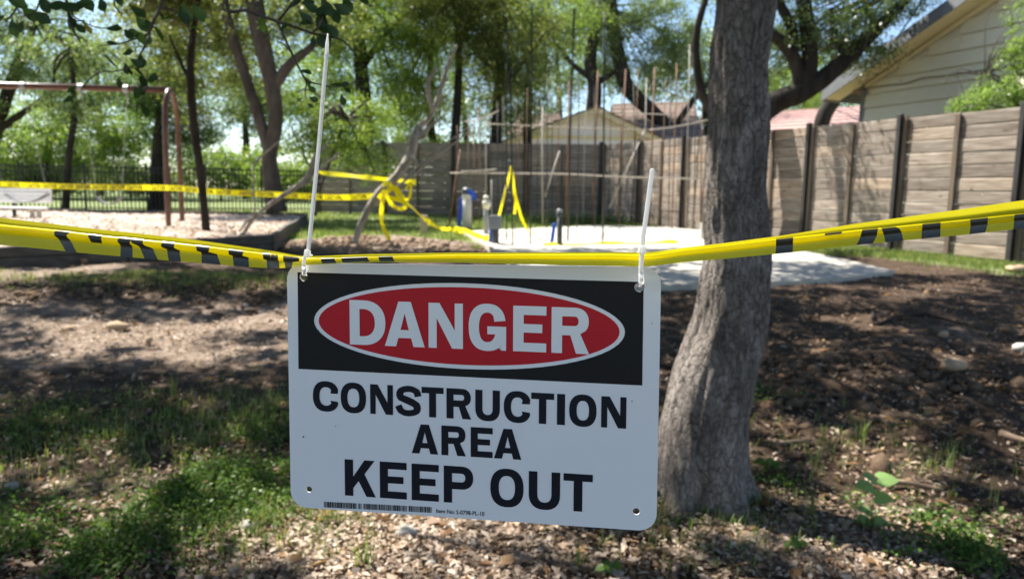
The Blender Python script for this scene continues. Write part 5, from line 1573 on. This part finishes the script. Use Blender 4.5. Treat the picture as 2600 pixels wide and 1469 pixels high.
def bare_sapling():
    b = gpt(604, 622)
    Y = b[1]
    t = thing('bare_sapling', 'thin bare grey sapling leaning in front of the timber edge', 'sapling', b)
    mb = MB(); limb_px(mb, [(602, 626, 8), (620, 590, 9), (642, 558, 10), (668, 532, 10), (700, 508, 11), (748, 478, 12), (775, 455, 13), (792, 425, 12), (800, 395, 9), (828, 372, 7)], Y, 9, 5, .1)
    part('trunk', mb, M['barkpale'], t, True)
    for l_ in ([(668, 532, 8), (655, 545, 8), (628, 560, 7), (610, 585, 6)], [(752, 476, 8), (790, 462, 7), (820, 460, 4)], [(775, 455, 7), (800, 440, 5), (860, 388, 4)], [(642, 560, 6), (648, 520, 5), (642, 480, 4), (645, 425, 4), (655, 405, 5), (700, 365, 5), (718, 352, 3)], [(792, 425, 6), (795, 400, 5), (840, 360, 4)]):
        mb = MB(); limb_px(mb, l_, Y, 7, 5, .1); part('limb', mb, M['barkpale'], t, True)
bare_sapling()

def stem_post(name, label, px, py_top, py_bot, wpx, mat, cap=None, cat='post', group=None, lean=0, sq=False):
    g0 = gpt(px, py_bot); Y = g0[1]
    top = at(px + lean, py_top, Y)
    t = thing(name, label, cat, g0, group)
    r_ = wpx * Y / FPX / 2
    foot = g0 + np.array([0, 0, -.05])
    if sq: bevel(part('shaft', MB().hexa([foot + np.array([a * r_, b * r_, 0]) for a, b in ((-1, -1), (1, -1), (1, 1), (-1, 1))], [top + np.array([a * r_, b * r_, 0]) for a, b in ((-1, -1), (1, -1), (1, 1), (-1, 1))]), mat, t), .008, 1)
    else:
        part('shaft', MB().tube([foot, (foot + top) / 2, top], r_, 14), mat, t, True)
        part('collar', MB().tube([top + (foot - top) * .12, top + (foot - top) * .02], r_ * 1.16, 14), mat, t)
    if cap: part('cap', MB().tube([top, top + np.array([0, 0, r_ * 1.0]), top + np.array([0, 0, r_ * 1.4])], [r_ * 1.1, r_ * 1.1, r_ * .6], 14), cap, t)
    return t, g0, top, Y, r_
stem_post('wooden_stake', 'short pale wooden stake at the edge of the dirt mound', 1076, 546, 596, 17, M['stake'], sq=True, cat='stake')
t1, g1, top1, Y1, r1 = stem_post('standing_pipe', 'thick white standing pipe with a dark cap and blue flap', 1186, 492, 585, 23, M['pvc'], M['darkpipe'], cat='pipe')
mb = MB(); ribbon(mb, [top1 + np.array([-.02, -.12, .02]), top1 + np.array([.09, -.14, .04]), top1 + np.array([.17, -.12, -.05]), top1 + np.array([.16, -.1, -.16])], .13); part('blue_flap', mb, M['blue'], t1, True)
stem_post('blue_stake', 'blue plastic stake beside the white pipe at the slab corner', 1165, 500, 583, 10, M['blue'], lean=6, cat='stake', sq=True)
t2, g2, top2, Y2, r2 = stem_post('standing_pipe', 'slim grey pipe with pale wrapped head right of the white pipe', 1234, 505, 600, 13, M['greypipe'], M['pvc'], cat='pipe')
part('wrap', MB().tube([top2 + np.array([0, 0, -.03]), top2 + np.array([.02, 0, -.1]), top2 + np.array([0, 0, -.22])], [r2 * 1.5, r2 * 1.8, r2 * 1.2], 10, wob=.2), M['pvc'], t2, True)
t3, g3, top3, Y3, r3 = stem_post('junction_post', 'dark post with a grey junction box near the slab corner', 1258, 552, 626, 18, M['darkpipe'], cat='post')
bevel(part('junction_box', MB().box(top3 + np.array([0, -.05, -.08]), .22, .14, .24), M['greypipe'], t3), .012, 2)
stem_post('blue_stake', 'blue plastic stake against the dark junction post', 1244, 560, 623, 8, M['blue'], lean=4, cat='stake', sq=True)
stem_post('standing_pipe', 'dark standing pipe with grey cap in the middle of the slab', 1421, 540, 632, 14, M['darkpipe'], M['greypipe'], cat='pipe')
stem_post('blue_stake', 'blue plastic stake leaning against the dark pipe mid slab', 1398, 566, 628, 9, M['blue'], lean=10, cat='stake', sq=True)
stem_post('standing_pipe', 'short white pipe stub just left of the big trunk', 1782, 566, 612, 9, M['pvc'], cat='pipe')
def small_blue():
    g = gpt(1121, 586); t = thing('blue_peg', 'small blue peg lying under the slack tape', 'peg', g)
    part('shaft', MB().tube([g + np.array([-.06, 0, .05]), g + np.array([.06, 0, .03])], .035, 8), M['blue'], t)
    part('head', MB().tube([g + np.array([-.09, 0, .05]), g + np.array([-.06, 0, .05])], .05, 8), M['blue'], t)
small_blue()

def rebar_cage():
    z3 = 2.746
    X3 = lambda x, y: (1150 + x / z3, 150 + y / z3)
    t = thing('rebar_cage', 'tall cage of upright rusty rebar rods tied with pale crossbars over the slab', 'rebar cage', gpt(1450, 600))
    V_ = [(185, 330, 185, 1170, 'rust', 15), (232, 420, 228, 1180, 'palerod', 12), (375, -300, 375, 1300, 'darkrebar', 13), (400, 60, 418, 1320, 'darkrebar', 14), (465, 380, 450, 1150, 'rust', 15), (550, -380, 540, 1320, 'darkrebar', 14), (625, 330, 625, 1170, 'palerod', 18), (812, 150, 785, 1170, 'rust', 22), (845, -350, 800, 1300, 'darkrebar', 17),
          (1012, 80, 968, 1160, 'rust', 20), (1058, -330, 1045, 1300, 'darkrebar', 16), (1207, 70, 1150, 1165, 'rust', 20), (1295, 60, 1240, 1150, 'rust', 10), (1350, 130, 1325, 1150, 'palerod', 13), (1408, 60, 1365, 1180, 'rust', 20), (1482, 150, 1445, 1180, 'rust', 9), (1562, 30, 1525, 1195, 'rust', 15), (1652, -100, 1622, 1200, 'palerod', 12), (1742, 140, 1725, 1205, 'rust', 15),
          (270, 840, 272, 1170, 'palerod', 15), (112, 430, 100, 1150, 'rust', 14), (150, 420, 142, 1160, 'rust', 13), (310, 300, 318, 1160, 'darkrebar', 9), (690, 250, 690, 1165, 'darkrebar', 8), (930, 200, 905, 1160, 'palerod', 8), (1105, 180, 1085, 1150, 'darkrebar', 7), (520, 200, 505, 1160, 'rust', 9), (1600, 200, 1580, 1190, 'rust', 8),
          (350, 260, 348, 1165, 'darkrebar', 9), (440, 300, 436, 1290, 'darkrebar', 8), (590, 220, 585, 1165, 'darkrebar', 8), (660, 120, 652, 1290, 'darkrebar', 9), (740, 180, 728, 1160, 'rust', 9), (880, 100, 862, 1290, 'darkrebar', 9), (985, 160, 990, 1290, 'darkrebar', 8), (1180, 200, 1160, 1290, 'darkrebar', 8), (1260, 150, 1280, 1180, 'darkrebar', 9), (1520, 120, 1505, 1190, 'darkrebar', 9), (1690, 160, 1680, 1200, 'darkrebar', 9), (30, 460, 25, 1150, 'rust', 9), (255, 380, 262, 1160, 'darkrebar', 9)]
    def rod(nm, p, q, r_, m):
        part(nm, MB().tube([p, (p + q) / 2 + np.array([random.uniform(-.012, .012), random.uniform(-.01, .01), 0]), q], r_, 7), M[m], t, True)
    for (x0, y0, x1, y1, m, w) in V_:
        b = gpt(*X3(x1, y1)); Y = b[1]
        rod('upright_rod', b + np.array([0, 0, -.1]), at(*X3(x0, y0), Y), max(.008, w * (.78 if m == 'darkrebar' else .62) / z3 * Y / FPX / 2), m)
    for (x0, y0, x1, y1, m, w) in ((55, 630, -30, 1180, 'rust', 20), (745, 640, 640, 960, 'palerod', 16), (1340, 490, 1090, 1040, 'palerod', 15), (405, 745, 300, 1160, 'palerod', 8)):
        Y = gpt(*X3(x1, 1170))[1]
        rod('brace', at(*X3(x1, y1), Y), at(*X3(x0, y0), Y + .1), w * .8 / z3 * Y / FPX / 2, m)
    Yc = 17.0
    for P, m, w in (([(-20, 795), (400, 797), (800, 802), (1200, 822), (1760, 836)], 'palerod', 15), ([(60, 785), (200, 780), (310, 766)], 'palerod', 13), ([(240, 452), (600, 468), (1000, 484), (1380, 494)], 'palerod', 11), ([(1370, 494), (1560, 470), (1800, 420)], 'palerod', 12),
                    ([(1030, 364), (1300, 380), (1540, 388)], 'palerod', 10), ([(80, 440), (200, 415), (320, 360)], 'palerod', 12)):
        C_ = catmull([at(*X3(*q), Yc) for q in P], 4)
        part('crossbar', MB().tube(C_, w * .75 / z3 * Yc / FPX / 2, 7), M[m], t, True)
rebar_cage()
def yellow_v():
    Y = gpt(1310, 622)[1]
    z3 = 2.746; A = lambda x, y, d=0: at(1150 + x / z3, 150 + y / z3, Y + d)
    t = thing('yellow_tape_loop', 'yellow tape draped over a rod in an upside down V', 'tape', A(405, 1000))
    mb = MB(); ribbon(mb, [A(408, 748), A(395, 800), A(375, 890), A(345, 1000), A(322, 1090)], .045); part('band', mb, M['tape'], t, True)
    mb = MB(); ribbon(mb, [A(406, 748, .05), A(420, 830, .05), A(428, 930, .05), A(436, 1000), A(430, 1080)], .045); part('band', mb, M['tape'], t, True)
    mb = MB(); ribbon(mb, [A(425, 900, .08), A(450, 1010, .08), A(480, 1110, .08), A(520, 1190, .05)], .05); part('band', mb, M['tape'], t, True)
    mb = MB(); P = [A(520, 1185, .05)] + [gpt(1150 + x / z3, 150 + y / z3) + np.array([0, 0, .08]) for x, y in ((600, 1275), (650, 1318))]; mb.tube(P, .012, 5); part('string', mb, M['tape'], t)
yellow_v()
def ground_tape():
    P = [gpt(x, y) + np.array([0, 0, .075]) for x, y in ((1380, 634), (1430, 632), (1500, 631), (1580, 629), (1660, 626), (1720, 626))]
    t = thing('flattened_tape', 'crumpled yellow tape lying flat across the slab', 'tape', P[2])
    mb = MB(); ribbon(mb, P, .16, side=(0, 1, .25)); part('band', mb, M['tape'], t, True)
    P = [gpt(x, y) + np.array([0, 0, .09]) for x, y in ((1152, 590), (1185, 600), (1215, 610), (1245, 622))]
    t = thing('flattened_tape', 'crumpled yellow tape lying on the left corner of the slab', 'tape', P[1])
    mb = MB(); ribbon(mb, P, .22, side=(1, .2, .1)); part('band', mb, M['tape'], t, True)
    # form boards along the slab's left edge
    t = thing('form_board', 'pale timber form along the left edge of the slab', 'form board', (*PAD[1], float(zg(*PAD[1]))))
    for a, b in ((PAD[0], PAD[1]), (PAD[1], PAD[2]), (PAD[2], PAD[3])):
        d = (b - a) / np.linalg.norm(b - a); n = np.array([d[1], -d[0]]); 
        if np.dot(n, np.array([3.0, 15]) - a) > 0: n = -n
        za, zb = float(zg(*a)), float(zg(*b))
        q = [(a + n * .004, za), (b + n * .004, zb), (b + n * .05, zb), (a + n * .05, za)]
        part('plank', MB().hexa([(*p, z - .08) for p, z in q], [(*p, z + .085) for p, z in q]), M['formboard'], t)
ground_tape()

# ================================================================== GROUND DETAIL
def blob(seed, sub=2, rough=.22, flat=.6):
    import bmesh
    bm = bmesh.new(); bmesh.ops.create_icosphere(bm, subdivisions=sub, radius=1)
    for v in bm.verts:
        n = float(fbm(v.co.x * 1.5 + seed * 3, v.co.y * 1.5 + v.co.z * 1.1 + seed, seed, 3)) - .5
        v.co *= 1 + n * rough * 3.2; v.co.z *= flat
    me = bpy.data.meshes.new('stone'); bm.to_mesh(me); bm.free(); me.polygons.foreach_set('use_smooth', [sub > 1] * len(me.polygons))
    return me
def rock(label, px, py, wpx, hpx, mat, seed, rot=0):
    g = gpt(px, py); k = g[1] / FPX
    me = blob(seed, 2, .25, 1.0); me.materials.append(M[mat])
    o = tag(linkobj('rock', me, None, g + np.array([0, 0, hpx * k * .35])), label, 'rock')
    o.scale = (wpx * k / 2, wpx * k / 2 * .8, hpx * k / 2 * .9); o.rotation_euler = (0, 0, rot)
rock('white lumpy limestone rock left of the lower sign corner', 626, 1350, 46, 44, 'rock', 1)
rock('flat white stone in sun under the barcode edge', 1030, 1360, 62, 36, 'rock', 2, .3)
rock('tan wedge shaped stone on the sunny path at left', 300, 838, 56, 30, 'tanrock', 3)
rock('small orange tan stone left of the wedge shaped one', 180, 840, 26, 18, 'tanrock', 4)
rock('small pale stone half sunk in the sunny path', 378, 872, 22, 24, 'tanrock', 5)
rock('rounded tan stone right of the white lumpy rock', 716, 1394, 40, 32, 'tanrock', 6)
rock('broken tan rock in the sun among dark clods at right', 2425, 938, 72, 40, 'tanrock', 7, .4)
rock('pale rock at the right edge of the dark soil', 2592, 893, 44, 30, 'rock', 8)
rock('pale pebble in the dirt below the tape at left centre', 624, 780, 16, 14, 'rock', 9)
rock('light stone lying left of the bush of clover by the path', 30, 1240, 40, 22, 'rock', 10)
rock('tan stone at the foot of the right fence grass', 2590, 690, 70, 22, 'tanrock', 11)
rock('orange brown stone behind the broken rock', 2395, 856, 26, 22, 'tanrock', 12)
rock('pale round stone at the bottom edge below the sign', 1095, 1440, 34, 28, 'rock', 13)

# clods of dug soil: too many to count
def scatter_mesh(name, protoV, protoF, pos, scl, mat, flat=1.0, smooth=False):
    n = len(pos); nv = len(protoV[0])
    V = np.empty((n, nv, 3)); F = []
    a = rng.uniform(0, 2 * math.pi, n); ca, sa = np.cos(a), np.sin(a)
    which = rng.integers(0, len(protoV), n)
    PV = np.stack(protoV)[which]
    s = scl[:, None, None] * rng.uniform(.7, 1.3, (n, 1, 3))
    PV = PV * s
    V[:, :, 0] = PV[:, :, 0] * ca[:, None] - PV[:, :, 1] * sa[:, None]
    V[:, :, 1] = PV[:, :, 0] * sa[:, None] + PV[:, :, 1] * ca[:, None]
    V[:, :, 2] = PV[:, :, 2] * flat
    V += pos[:, None, :]
    me = bpy.data.meshes.new(name)
    Fa = (np.arange(n)[:, None, None] * nv + protoF[None]).reshape(-1, 3)
    me.vertices.add(n * nv); me.vertices.foreach_set('co', V.astype(np.float32).ravel())
    me.loops.add(len(Fa) * 3); me.polygons.add(len(Fa))
    me.loops.foreach_set('vertex_index', Fa.astype(np.int32).ravel())
    me.polygons.foreach_set('loop_start', np.arange(0, len(Fa) * 3, 3, dtype=np.int32)); me.polygons.foreach_set('loop_total', np.full(len(Fa), 3, dtype=np.int32))
    if smooth: me.polygons.foreach_set('use_smooth', np.ones(len(Fa), bool))
    me.update(calc_edges=True); me.materials.append(mat)
    return tag(linkobj(name, me), kind='stuff')
def protos(sub, n=6):
    out = []; F = None
    for k in range(n):
        me = blob(40 + k, sub, .3, 1.0)
        out.append(np.array([tuple(v.co) for v in me.vertices])); F = np.array([tuple(p.vertices) for p in me.polygons]); bpy.data.meshes.remove(me)
    return out, F
PV1, PF1 = protos(1)
def gauss_px(n, cx, cy, sx, sy):
    """points on the ground round a pixel place"""
    c = gpt(cx, cy); e = gpt(cx, cy + sy); rx = sx * c[1] / FPX; ry = max(.15, abs(c[1] - e[1]))
    x = c[0] + rng.normal(size=n) * rx; y = c[1] + rng.normal(size=n) * ry
    return np.stack([x, y, zg(x, y)], -1)
cl = np.concatenate([gauss_px(1500, 2150, 930, 330, 70), gauss_px(500, 2000, 1050, 300, 80), gauss_px(700, 2250, 830, 350, 40), gauss_px(1100, 350, 745, 420, 26), gauss_px(300, 2350, 715, 150, 12)])
cl = cl[cl[:, 1] > 1.4]
scatter_mesh('soil_clods', PV1, PF1, cl, rng.gamma(2.0, .0075, len(cl)) + .005, M['clod'], .75)
cl2 = gauss_px(900, 950, 618, 150, 12)
scatter_mesh('sunlit_soil_clods', PV1, PF1, cl2, rng.gamma(2.0, .012, len(cl2)) + .008, M['tanclod'], .75)
# gravel and small pale stones on the paths
pb = np.concatenate([gauss_px(420, 1000, 1400, 380, 90), gauss_px(320, 2080, 1360, 330, 60), gauss_px(240, 450, 850, 350, 50), gauss_px(120, 700, 1300, 100, 60)])
pb = pb[pb[:, 1] > 1.5]
scatter_mesh('pebbles', PV1, PF1, pb + np.array([0, 0, .003]), rng.gamma(2.2, .0035, len(pb)) + .003, M['tanrock'], .6, True)

# litter of chips and dead leaves
def litter(name, pts, size, mat, aspect=.45, lift=.012, tilt=.35):
    n = len(pts)
    th = rng.uniform(0, 2 * math.pi, n)
    d = np.stack([np.cos(th), np.sin(th), rng.normal(0, tilt, n)], -1); d /= np.linalg.norm(d, axis=1)[:, None]
    u = rng.normal(size=(n, 3)) * tilt + np.array([0, 0, 1.0]); s = np.cross(d, u); s /= np.linalg.norm(s, axis=1)[:, None]; w = np.cross(s, d)
    L = (size * rng.gamma(4, .25, n))[:, None]; W = L * aspect * rng.uniform(.5, 1.4, n)[:, None]
    c = pts + np.array([0, 0, 1]) * (lift + rng.uniform(0, .012, n))[:, None]
    V = np.stack([c - d * L * .5 - s * W * .25, c + s * W * .5 - d * L * .1 + w * L * .10, c + d * L * .5 + s * W * .1, c - s * W * .5 + d * L * .12 + w * L * .08], 1).reshape(-1, 3)
    return tag(linkobj(name, fastmesh(name, V, np.arange(n)[:, None] * 4 + np.arange(4)[None], mat)), kind='stuff')
def field(n, y0, y1):
    y = y0 * (y1 / y0) ** rng.uniform(0, 1, n); x = rng.uniform(-.95, .95, n) * y
    p = np.stack([x, y, zg(x, y)], -1); return p
p_ = field(60000, 1.9, 11)
qx, qy, _ = project(p_)
dens_ = .35 + .65 * np.clip(np.interp(qy, [640, 760, 850, 950, 1100, 1469], [.25, .5, .6, .45, .6, 1]), 0, 1)
p_ = p_[(rng.uniform(0, 1, len(p_)) < dens_) & ~in_poly(p_[:, 0], p_[:, 1], PAD) & ~in_poly(p_[:, 0], p_[:, 1], BED2)]
litter('wood_litter', p_, .021, M['litter'])
p_ = field(3800, 2.0, 10); p_ = p_[~in_poly(p_[:, 0], p_[:, 1], PAD) & ~in_poly(p_[:, 0], p_[:, 1], BED2)]
litter('dead_leaves', p_, .036, M['deadleaf'], .55, .014)
p_ = np.concatenate([gauss_px(5500, 1000, 1400, 300, 100), gauss_px(2200, 2080, 1380, 280, 60), gauss_px(2200, 400, 850, 380, 45), gauss_px(1200, 690, 1350, 90, 60)]); p_ = p_[p_[:, 1] > 1.6]
litter('pale_chips', p_, .021, M['palechip'], .55, .012)  # pale litter, added also to brighten the sunlit patches
# mulch chips on the bed
bx = rng.uniform(0, 1, (14000, 2)); bx[:, 1] = bx[:, 1] ** 1.4
px_ = (BED2[1][0] * (1 - bx[:, 0]) + BED2[0][0] * bx[:, 0]) * (1 - bx[:, 1]) + (BED2[2][0] * (1 - bx[:, 0]) + BED2[3][0] * bx[:, 0]) * bx[:, 1]
py_ = (BED2[1][1] * (1 - bx[:, 0]) + BED2[0][1] * bx[:, 0]) * (1 - bx[:, 1]) + (BED2[2][1] * (1 - bx[:, 0]) + BED2[3][1] * bx[:, 0]) * bx[:, 1]
litter('mulch_chips', np.stack([px_, py_, zg(px_, py_) + .19], -1), .055, mat_leaf('pale_chip', [(.30, .21, .15), (.45, .34, .27), (.60, .49, .41), (.68, .58, .50)], .03, .02), .4, .015, .3)

# ground cover: small round leaves in loose patches
def cover(name, patches, size, mat, h=.05):
    P_ = []
    for (n, cx, cy, sx, sy) in patches:
        q = gauss_px(n // 16, cx, cy, sx, sy)
        m_ = fbm(q[:, 0] * 3.1, q[:, 1] * 3.1, 61, 3) > .47
        q = q[m_]
        k = np.repeat(np.arange(len(q)), 16); g_ = q[k] + rng.normal(size=(len(k), 3)) * np.array([.05, .05, 0]); g_[:, 2] += np.abs(rng.normal(size=len(k))) * h + .01
        P_.append(g_)
    P_ = np.concatenate(P_); P_ = P_[P_[:, 1] > 1.7]
    V, F = leaf_quads(P_, size, .15, .8)
    return tag(linkobj(name, fastmesh(name, V, F, mat)), kind='stuff')
cover('ground_cover', [(16000, 430, 1250, 180, 70), (7000, 110, 1430, 150, 60), (1800, 60, 1100, 120, 50), (3000, 620, 1130, 90, 45), (1200, 690, 1270, 50, 50), (6000, 2570, 1430, 75, 50), (300, 2230, 1340, 50, 20), (400, 1960, 1010, 50, 30), (500, 1930, 1200, 25, 40), (500, 2420, 1350, 70, 25)], .018, M['cover'], .03)

def grass_mesh(name, pts, h, mat, w=.004, per=5, spread=.02, curve=.5):
    n = len(pts) * per
    k = np.repeat(np.arange(len(pts)), per)
    b = pts[k] + rng.normal(size=(n, 3)) * np.array([spread, spread, 0])
    H = h * rng.uniform(.5, 1.3, n); a = rng.uniform(0, 2 * math.pi, n); l = rng.uniform(.1, 1, n) * curve
    dx, dy = np.cos(a), np.sin(a); s = np.stack([-dy, dx, np.zeros(n)], -1); d = np.stack([dx, dy, np.zeros(n)], -1)
    up = np.array([0, 0, 1.0])
    m1 = b + up * (H * .55)[:, None] + d * (H * l * .25)[:, None]
    tp = b + up * (H * (1 - .35 * l))[:, None] + d * (H * l * .8)[:, None]
    W = w * rng.uniform(.7, 1.3, n)[:, None]
    V = np.stack([b - s * W, b + s * W, m1 + s * W * .8, m1 - s * W * .8, tp + s * W * .1, tp - s * W * .1], 1).reshape(-1, 3)
    base = np.arange(n)[:, None] * 6
    F = np.concatenate([base + np.array([[0, 1, 2, 3]]), base + np.array([[3, 2, 4, 5]])])
    return fastmesh(name, V, F, mat)
# lawn and rough grass in the middle distance
x = rng.uniform(-13, 9, 22000); y = 12.6 + 14 * rng.uniform(0, 1, 22000) ** 1.5
q = np.stack([x, y, zg(x, y)], -1)
ok = ~in_poly(x, y, PAD) & ~in_poly(x, y, BED2) & (fence_side(x, y) < -.1)
for mx, my, rx, ry, h_ in MOUNDS: ok &= ((x - mx) / rx) ** 2 + ((y - my) / ry) ** 2 > 1.1
tag(linkobj('lawn_grass', grass_mesh('lawn_grass', q[ok], .09, M['grass'], .008, 3, .05)), kind='stuff')
s_ = rng.uniform(-3, 13.3, 7000); o_ = -np.abs(rng.normal(size=7000)) * .65 - .08
q = np.stack([FENCE_A[0] + FD[0] * s_ + FN[0] * o_, FENCE_A[1] + FD[1] * s_ + FN[1] * o_], -1)
q = q[~in_poly(q[:, 0], q[:, 1], PAD)]
tag(linkobj('fence_grass', grass_mesh('fence_grass', np.stack([q[:, 0], q[:, 1], zg(q[:, 0], q[:, 1])], -1), .08, M['grass'], .005, 4, .04)), kind='stuff')
q = np.concatenate([gauss_px(900, 420, 705, 260, 16), gauss_px(260, 600, 1070, 160, 60), gauss_px(420, 250, 1120, 260, 80), gauss_px(150, 2150, 1150, 250, 60), gauss_px(240, 700, 1330, 120, 60), gauss_px(120, 1750, 1330, 150, 60)])
q = q[q[:, 1] > 1.8]
tag(linkobj('sparse_grass', grass_mesh('sparse_grass', q, .07, M['grass'], .0022, 5, .03, .9)), kind='stuff')

# weeds growing at the foot of the back fence
pts = []
for px in np.linspace(1290, 1790, 26):
    g_ = gpt(px, 566 + random.uniform(-6, 5)); pts.append(g_ + np.array([0, 0, .12]))
pts = np.array(pts)
k = np.repeat(np.arange(len(pts)), 130)
wv, wf = leaf_quads(pts[k] + rng.normal(size=(len(k), 3)) * np.array([.28, .22, .10]), .07, .1, .7)
tag(linkobj('fence_weeds', fastmesh('fence_weeds', wv, wf, M['cover'])), kind='stuff')
g_ = gpt(1500, 552)
pts = g_ + rng.normal(size=(700, 3)) * np.array([.55, .35, .22]) + np.array([0, 0, .28])
wv, wf = leaf_quads(pts, .14, .2, .5)
t = thing('brush_pile', 'pile of dry brown cut branches against the back fence', 'brush pile', g_)
o = linkobj('dry_leaves', fastmesh('dry_leaves', wv - g_, wf, M['deadleaf']), t); o['kind'] = 'stuff'
for k in range(7):
    a = g_ + np.array([random.uniform(-.6, .6), random.uniform(-.3, .3), .05]); b = a + np.array([random.uniform(-.7, .7), random.uniform(-.3, .3), random.uniform(.25, .6)])
    part('stick', MB().tube([a, (a + b) / 2, b], .014, 6), M['stick'], t)

# single tufts, weeds, seedling
def tuft(label, px, py, hpx, n, mat='grass', curve=.6):
    g = gpt(px, py); h = hpx * g[1] / FPX
    o = linkobj('grass_tuft', None)
    bpy.data.objects.remove(o)
    me = grass_mesh('grass_tuft', np.zeros((1, 3)), h, M[mat], .0022, n, .012, curve)
    return tag(linkobj('grass_tuft', me, None, g), label, 'grass tuft', 'grass tufts in the soil')
tuft('bright fan of grass blades at the bottom left of the sign', 925, 1445, 90, 34)
tuft('thin green grass tuft at the bottom under KEEP OUT', 1475, 1440, 70, 16)
tuft('grass tuft left of the lower sign corner', 680, 1335, 110, 14, curve=.4)
tuft('tall grass tuft at mid left in shade', 440, 1015, 70, 22, curve=.4)
tuft('dry straw tuft in the dark soil right of the trunk', 2190, 1120, 60, 22, curve=.5)
tuft('leaning dry grass blades at right in the litter', 2410, 1190, 110, 10, curve=.9)
tuft('thin upright grass stalks right of the heart leaved seedling', 2520, 1290, 90, 5, curve=.15)
tuft('drooping green grass tuft right of the trunk foot', 2060, 1310, 110, 18, curve=1.0)
tuft('grass tuft under the heart leaved seedling', 2200, 1345, 60, 26)
tuft('grass tuft showing left of the sign in the shade', 700, 1040, 60, 18)

def heart_leaf(name, L, mat):
    mb = MB()
    out = [(0, .04), (.18, -.06), (.38, .0), (.48, .18), (.44, .42), (.28, .70), (.08, .93), (0, 1.0)]
    vs = [(x * L, y * L, -abs(x) * .25 * L + .12 * L * math.sin(y * 3)) for x, y in out] + [(-x * L, y * L, -abs(x) * .25 * L + .12 * L * math.sin(y * 3)) for x, y in out[1:-1]]
    # midrib fan
    mid = [(0, .04 * L, 0), (0, .5 * L, .12 * L), (0, L, .02 * L)]
    n = len(vs); vs.append((0, .45 * L, .06 * L)); c = n
    ring = list(range(8)) + list(range(n - 1, 7, -1))
    fs = [(ring[i], ring[(i + 1) % len(ring)], c) for i in range(len(ring))]
    me = mb.add(vs, fs).mesh(name, smooth=True); me.materials.append(mat); return me
def plant(name, label, px, py, leaves, stem_px, cat='seedling', group=None, heart=True, mat='seedleaf'):
    """leaves: (px, py, angle of the tip in the picture, length px, tilt)"""
    g = gpt(px, py); Y = g[1]
    t = thing(name, label, cat, g, group)
    me = heart_leaf('leaf', .1, M[mat])
    mb = MB(); 
    P = [at(a, b, Y) for a, b in stem_px]; P[0][2] = g[2] - .01
    mb.tube(catmull(P, 4), .0016, 6)
    for (lx, ly, ang, ln, tl) in leaves:
        p = at(lx, ly, Y + random.uniform(-.03, .03)); a = R(ang)
        d = RGT * math.cos(a) + np.array([0, 0, 1.0]) * math.sin(a) * .55 - FWD * tl
        d /= np.linalg.norm(d)
        nrm = np.array([-.15, -.55, 1.0]); xx = np.cross(d, nrm); xx /= np.linalg.norm(xx); zz = np.cross(xx, d)
        o = linkobj('leaf', me, t); s = ln * Y / FPX / .1
        o.matrix_local = Matrix.Translation(Vector(p - g)) @ Matrix((xx, d, zz)).transposed().to_4x4() @ Matrix.Diagonal((s * .95, s, s, 1))
        j = min(range(len(P)), key=lambda i: np.linalg.norm(P[i] - p)); mb.tube([P[j], p], .0011, 5)
    part('stem', mb, M['cover'], t)
    return t
z6 = 1.755
Z6 = lambda x, y: (1650 + x / z6, 640 + y / z6)
plant('seedling', 'bright heart leaved seedling standing in the sun right of the trunk', *Z6(990, 1215), [(*Z6(1005, 1010), 150, 44, .2), (*Z6(1015, 1005), -12, 56, .1), (*Z6(995, 1040), 178, 54, .1), (*Z6(1000, 1085), -15, 50, .3), (*Z6(985, 1150), 165, 46, .2), (*Z6(975, 1185), 185, 42, .3), (*Z6(1000, 1190), -25, 40, .3)], [Z6(990, 1215), Z6(992, 1120), Z6(1000, 1050), Z6(1010, 1000)])
def weed(label, px, py, r_, n, mat='cover'):
    ls = []
    for k in range(n):
        a = random.uniform(0, 360); q = random.uniform(.15, 1)
        ls.append((px + math.cos(R(a)) * r_ * q * .8, py - r_ * .55 + math.sin(R(a)) * r_ * q * .45, a, random.uniform(.35, .6) * r_, random.uniform(0, .5)))
    plant('weed', label, px, py, ls, [(px, py), (px + 2, py - r_ * .4), (px, py - r_ * .8)], 'weed', 'small weeds in the litter', mat=mat)
weed('small four leaved weed at the bottom right of the sign corner', 2010, 1405, 44, 8)
weed('weed clump of small leaves beside the heart leaved seedling', 2335, 1325, 36, 14)
weed('low weed in the shade at the bottom right of the trunk', 2290, 1415, 34, 10)
weed('dark leaved weed hugging the right side of the trunk foot', 1945, 1195, 36, 10)
weed('weed at the bottom edge beneath the right sign corner', 1540, 1465, 46, 10)

def stick(label, pts, wpx, mat='stick'):
    P = [gpt(x, y) for x, y in pts]; w = wpx * P[0][1] / FPX / 2
    P = [p + np.array([0, 0, w * 1.1 + .012]) for p in P]
    C_ = catmull(P, 5)
    mb = MB().tube(C_, np.linspace(w, w * .6, len(C_)), 8, wob=.12)
    solo('stick', mb, M[mat], P[0], label, 'stick', None, None, True)
stick('dark curved root lying across the shaded soil at right', [(2215, 800), (2225, 830), (2280, 812), (2350, 806), (2420, 825), (2480, 842)], 9, 'barkdark')
stick('thin dry stick in the litter right of the trunk', [(1965, 1138), (2010, 1132), (2060, 1128)], 12)
stick('reddish brown bark strip behind the heart leaved seedling', [(2245, 1235), (2300, 1240), (2390, 1258)], 18)
stick('broad tan bark strip near the right edge', [(2540, 1115), (2580, 1130), (2640, 1145)], 22)
stick('short stick in front of the seedling on sunny litter', [(2130, 1420), (2145, 1402), (2170, 1395)], 14)
stick('dark twig at the concrete edge right of the trunk', [(1998, 700), (2040, 712), (2100, 716)], 7, 'barkdark')
stick('grey stick under the left end of the near tape', [(205, 668), (215, 672), (228, 662)], 14)
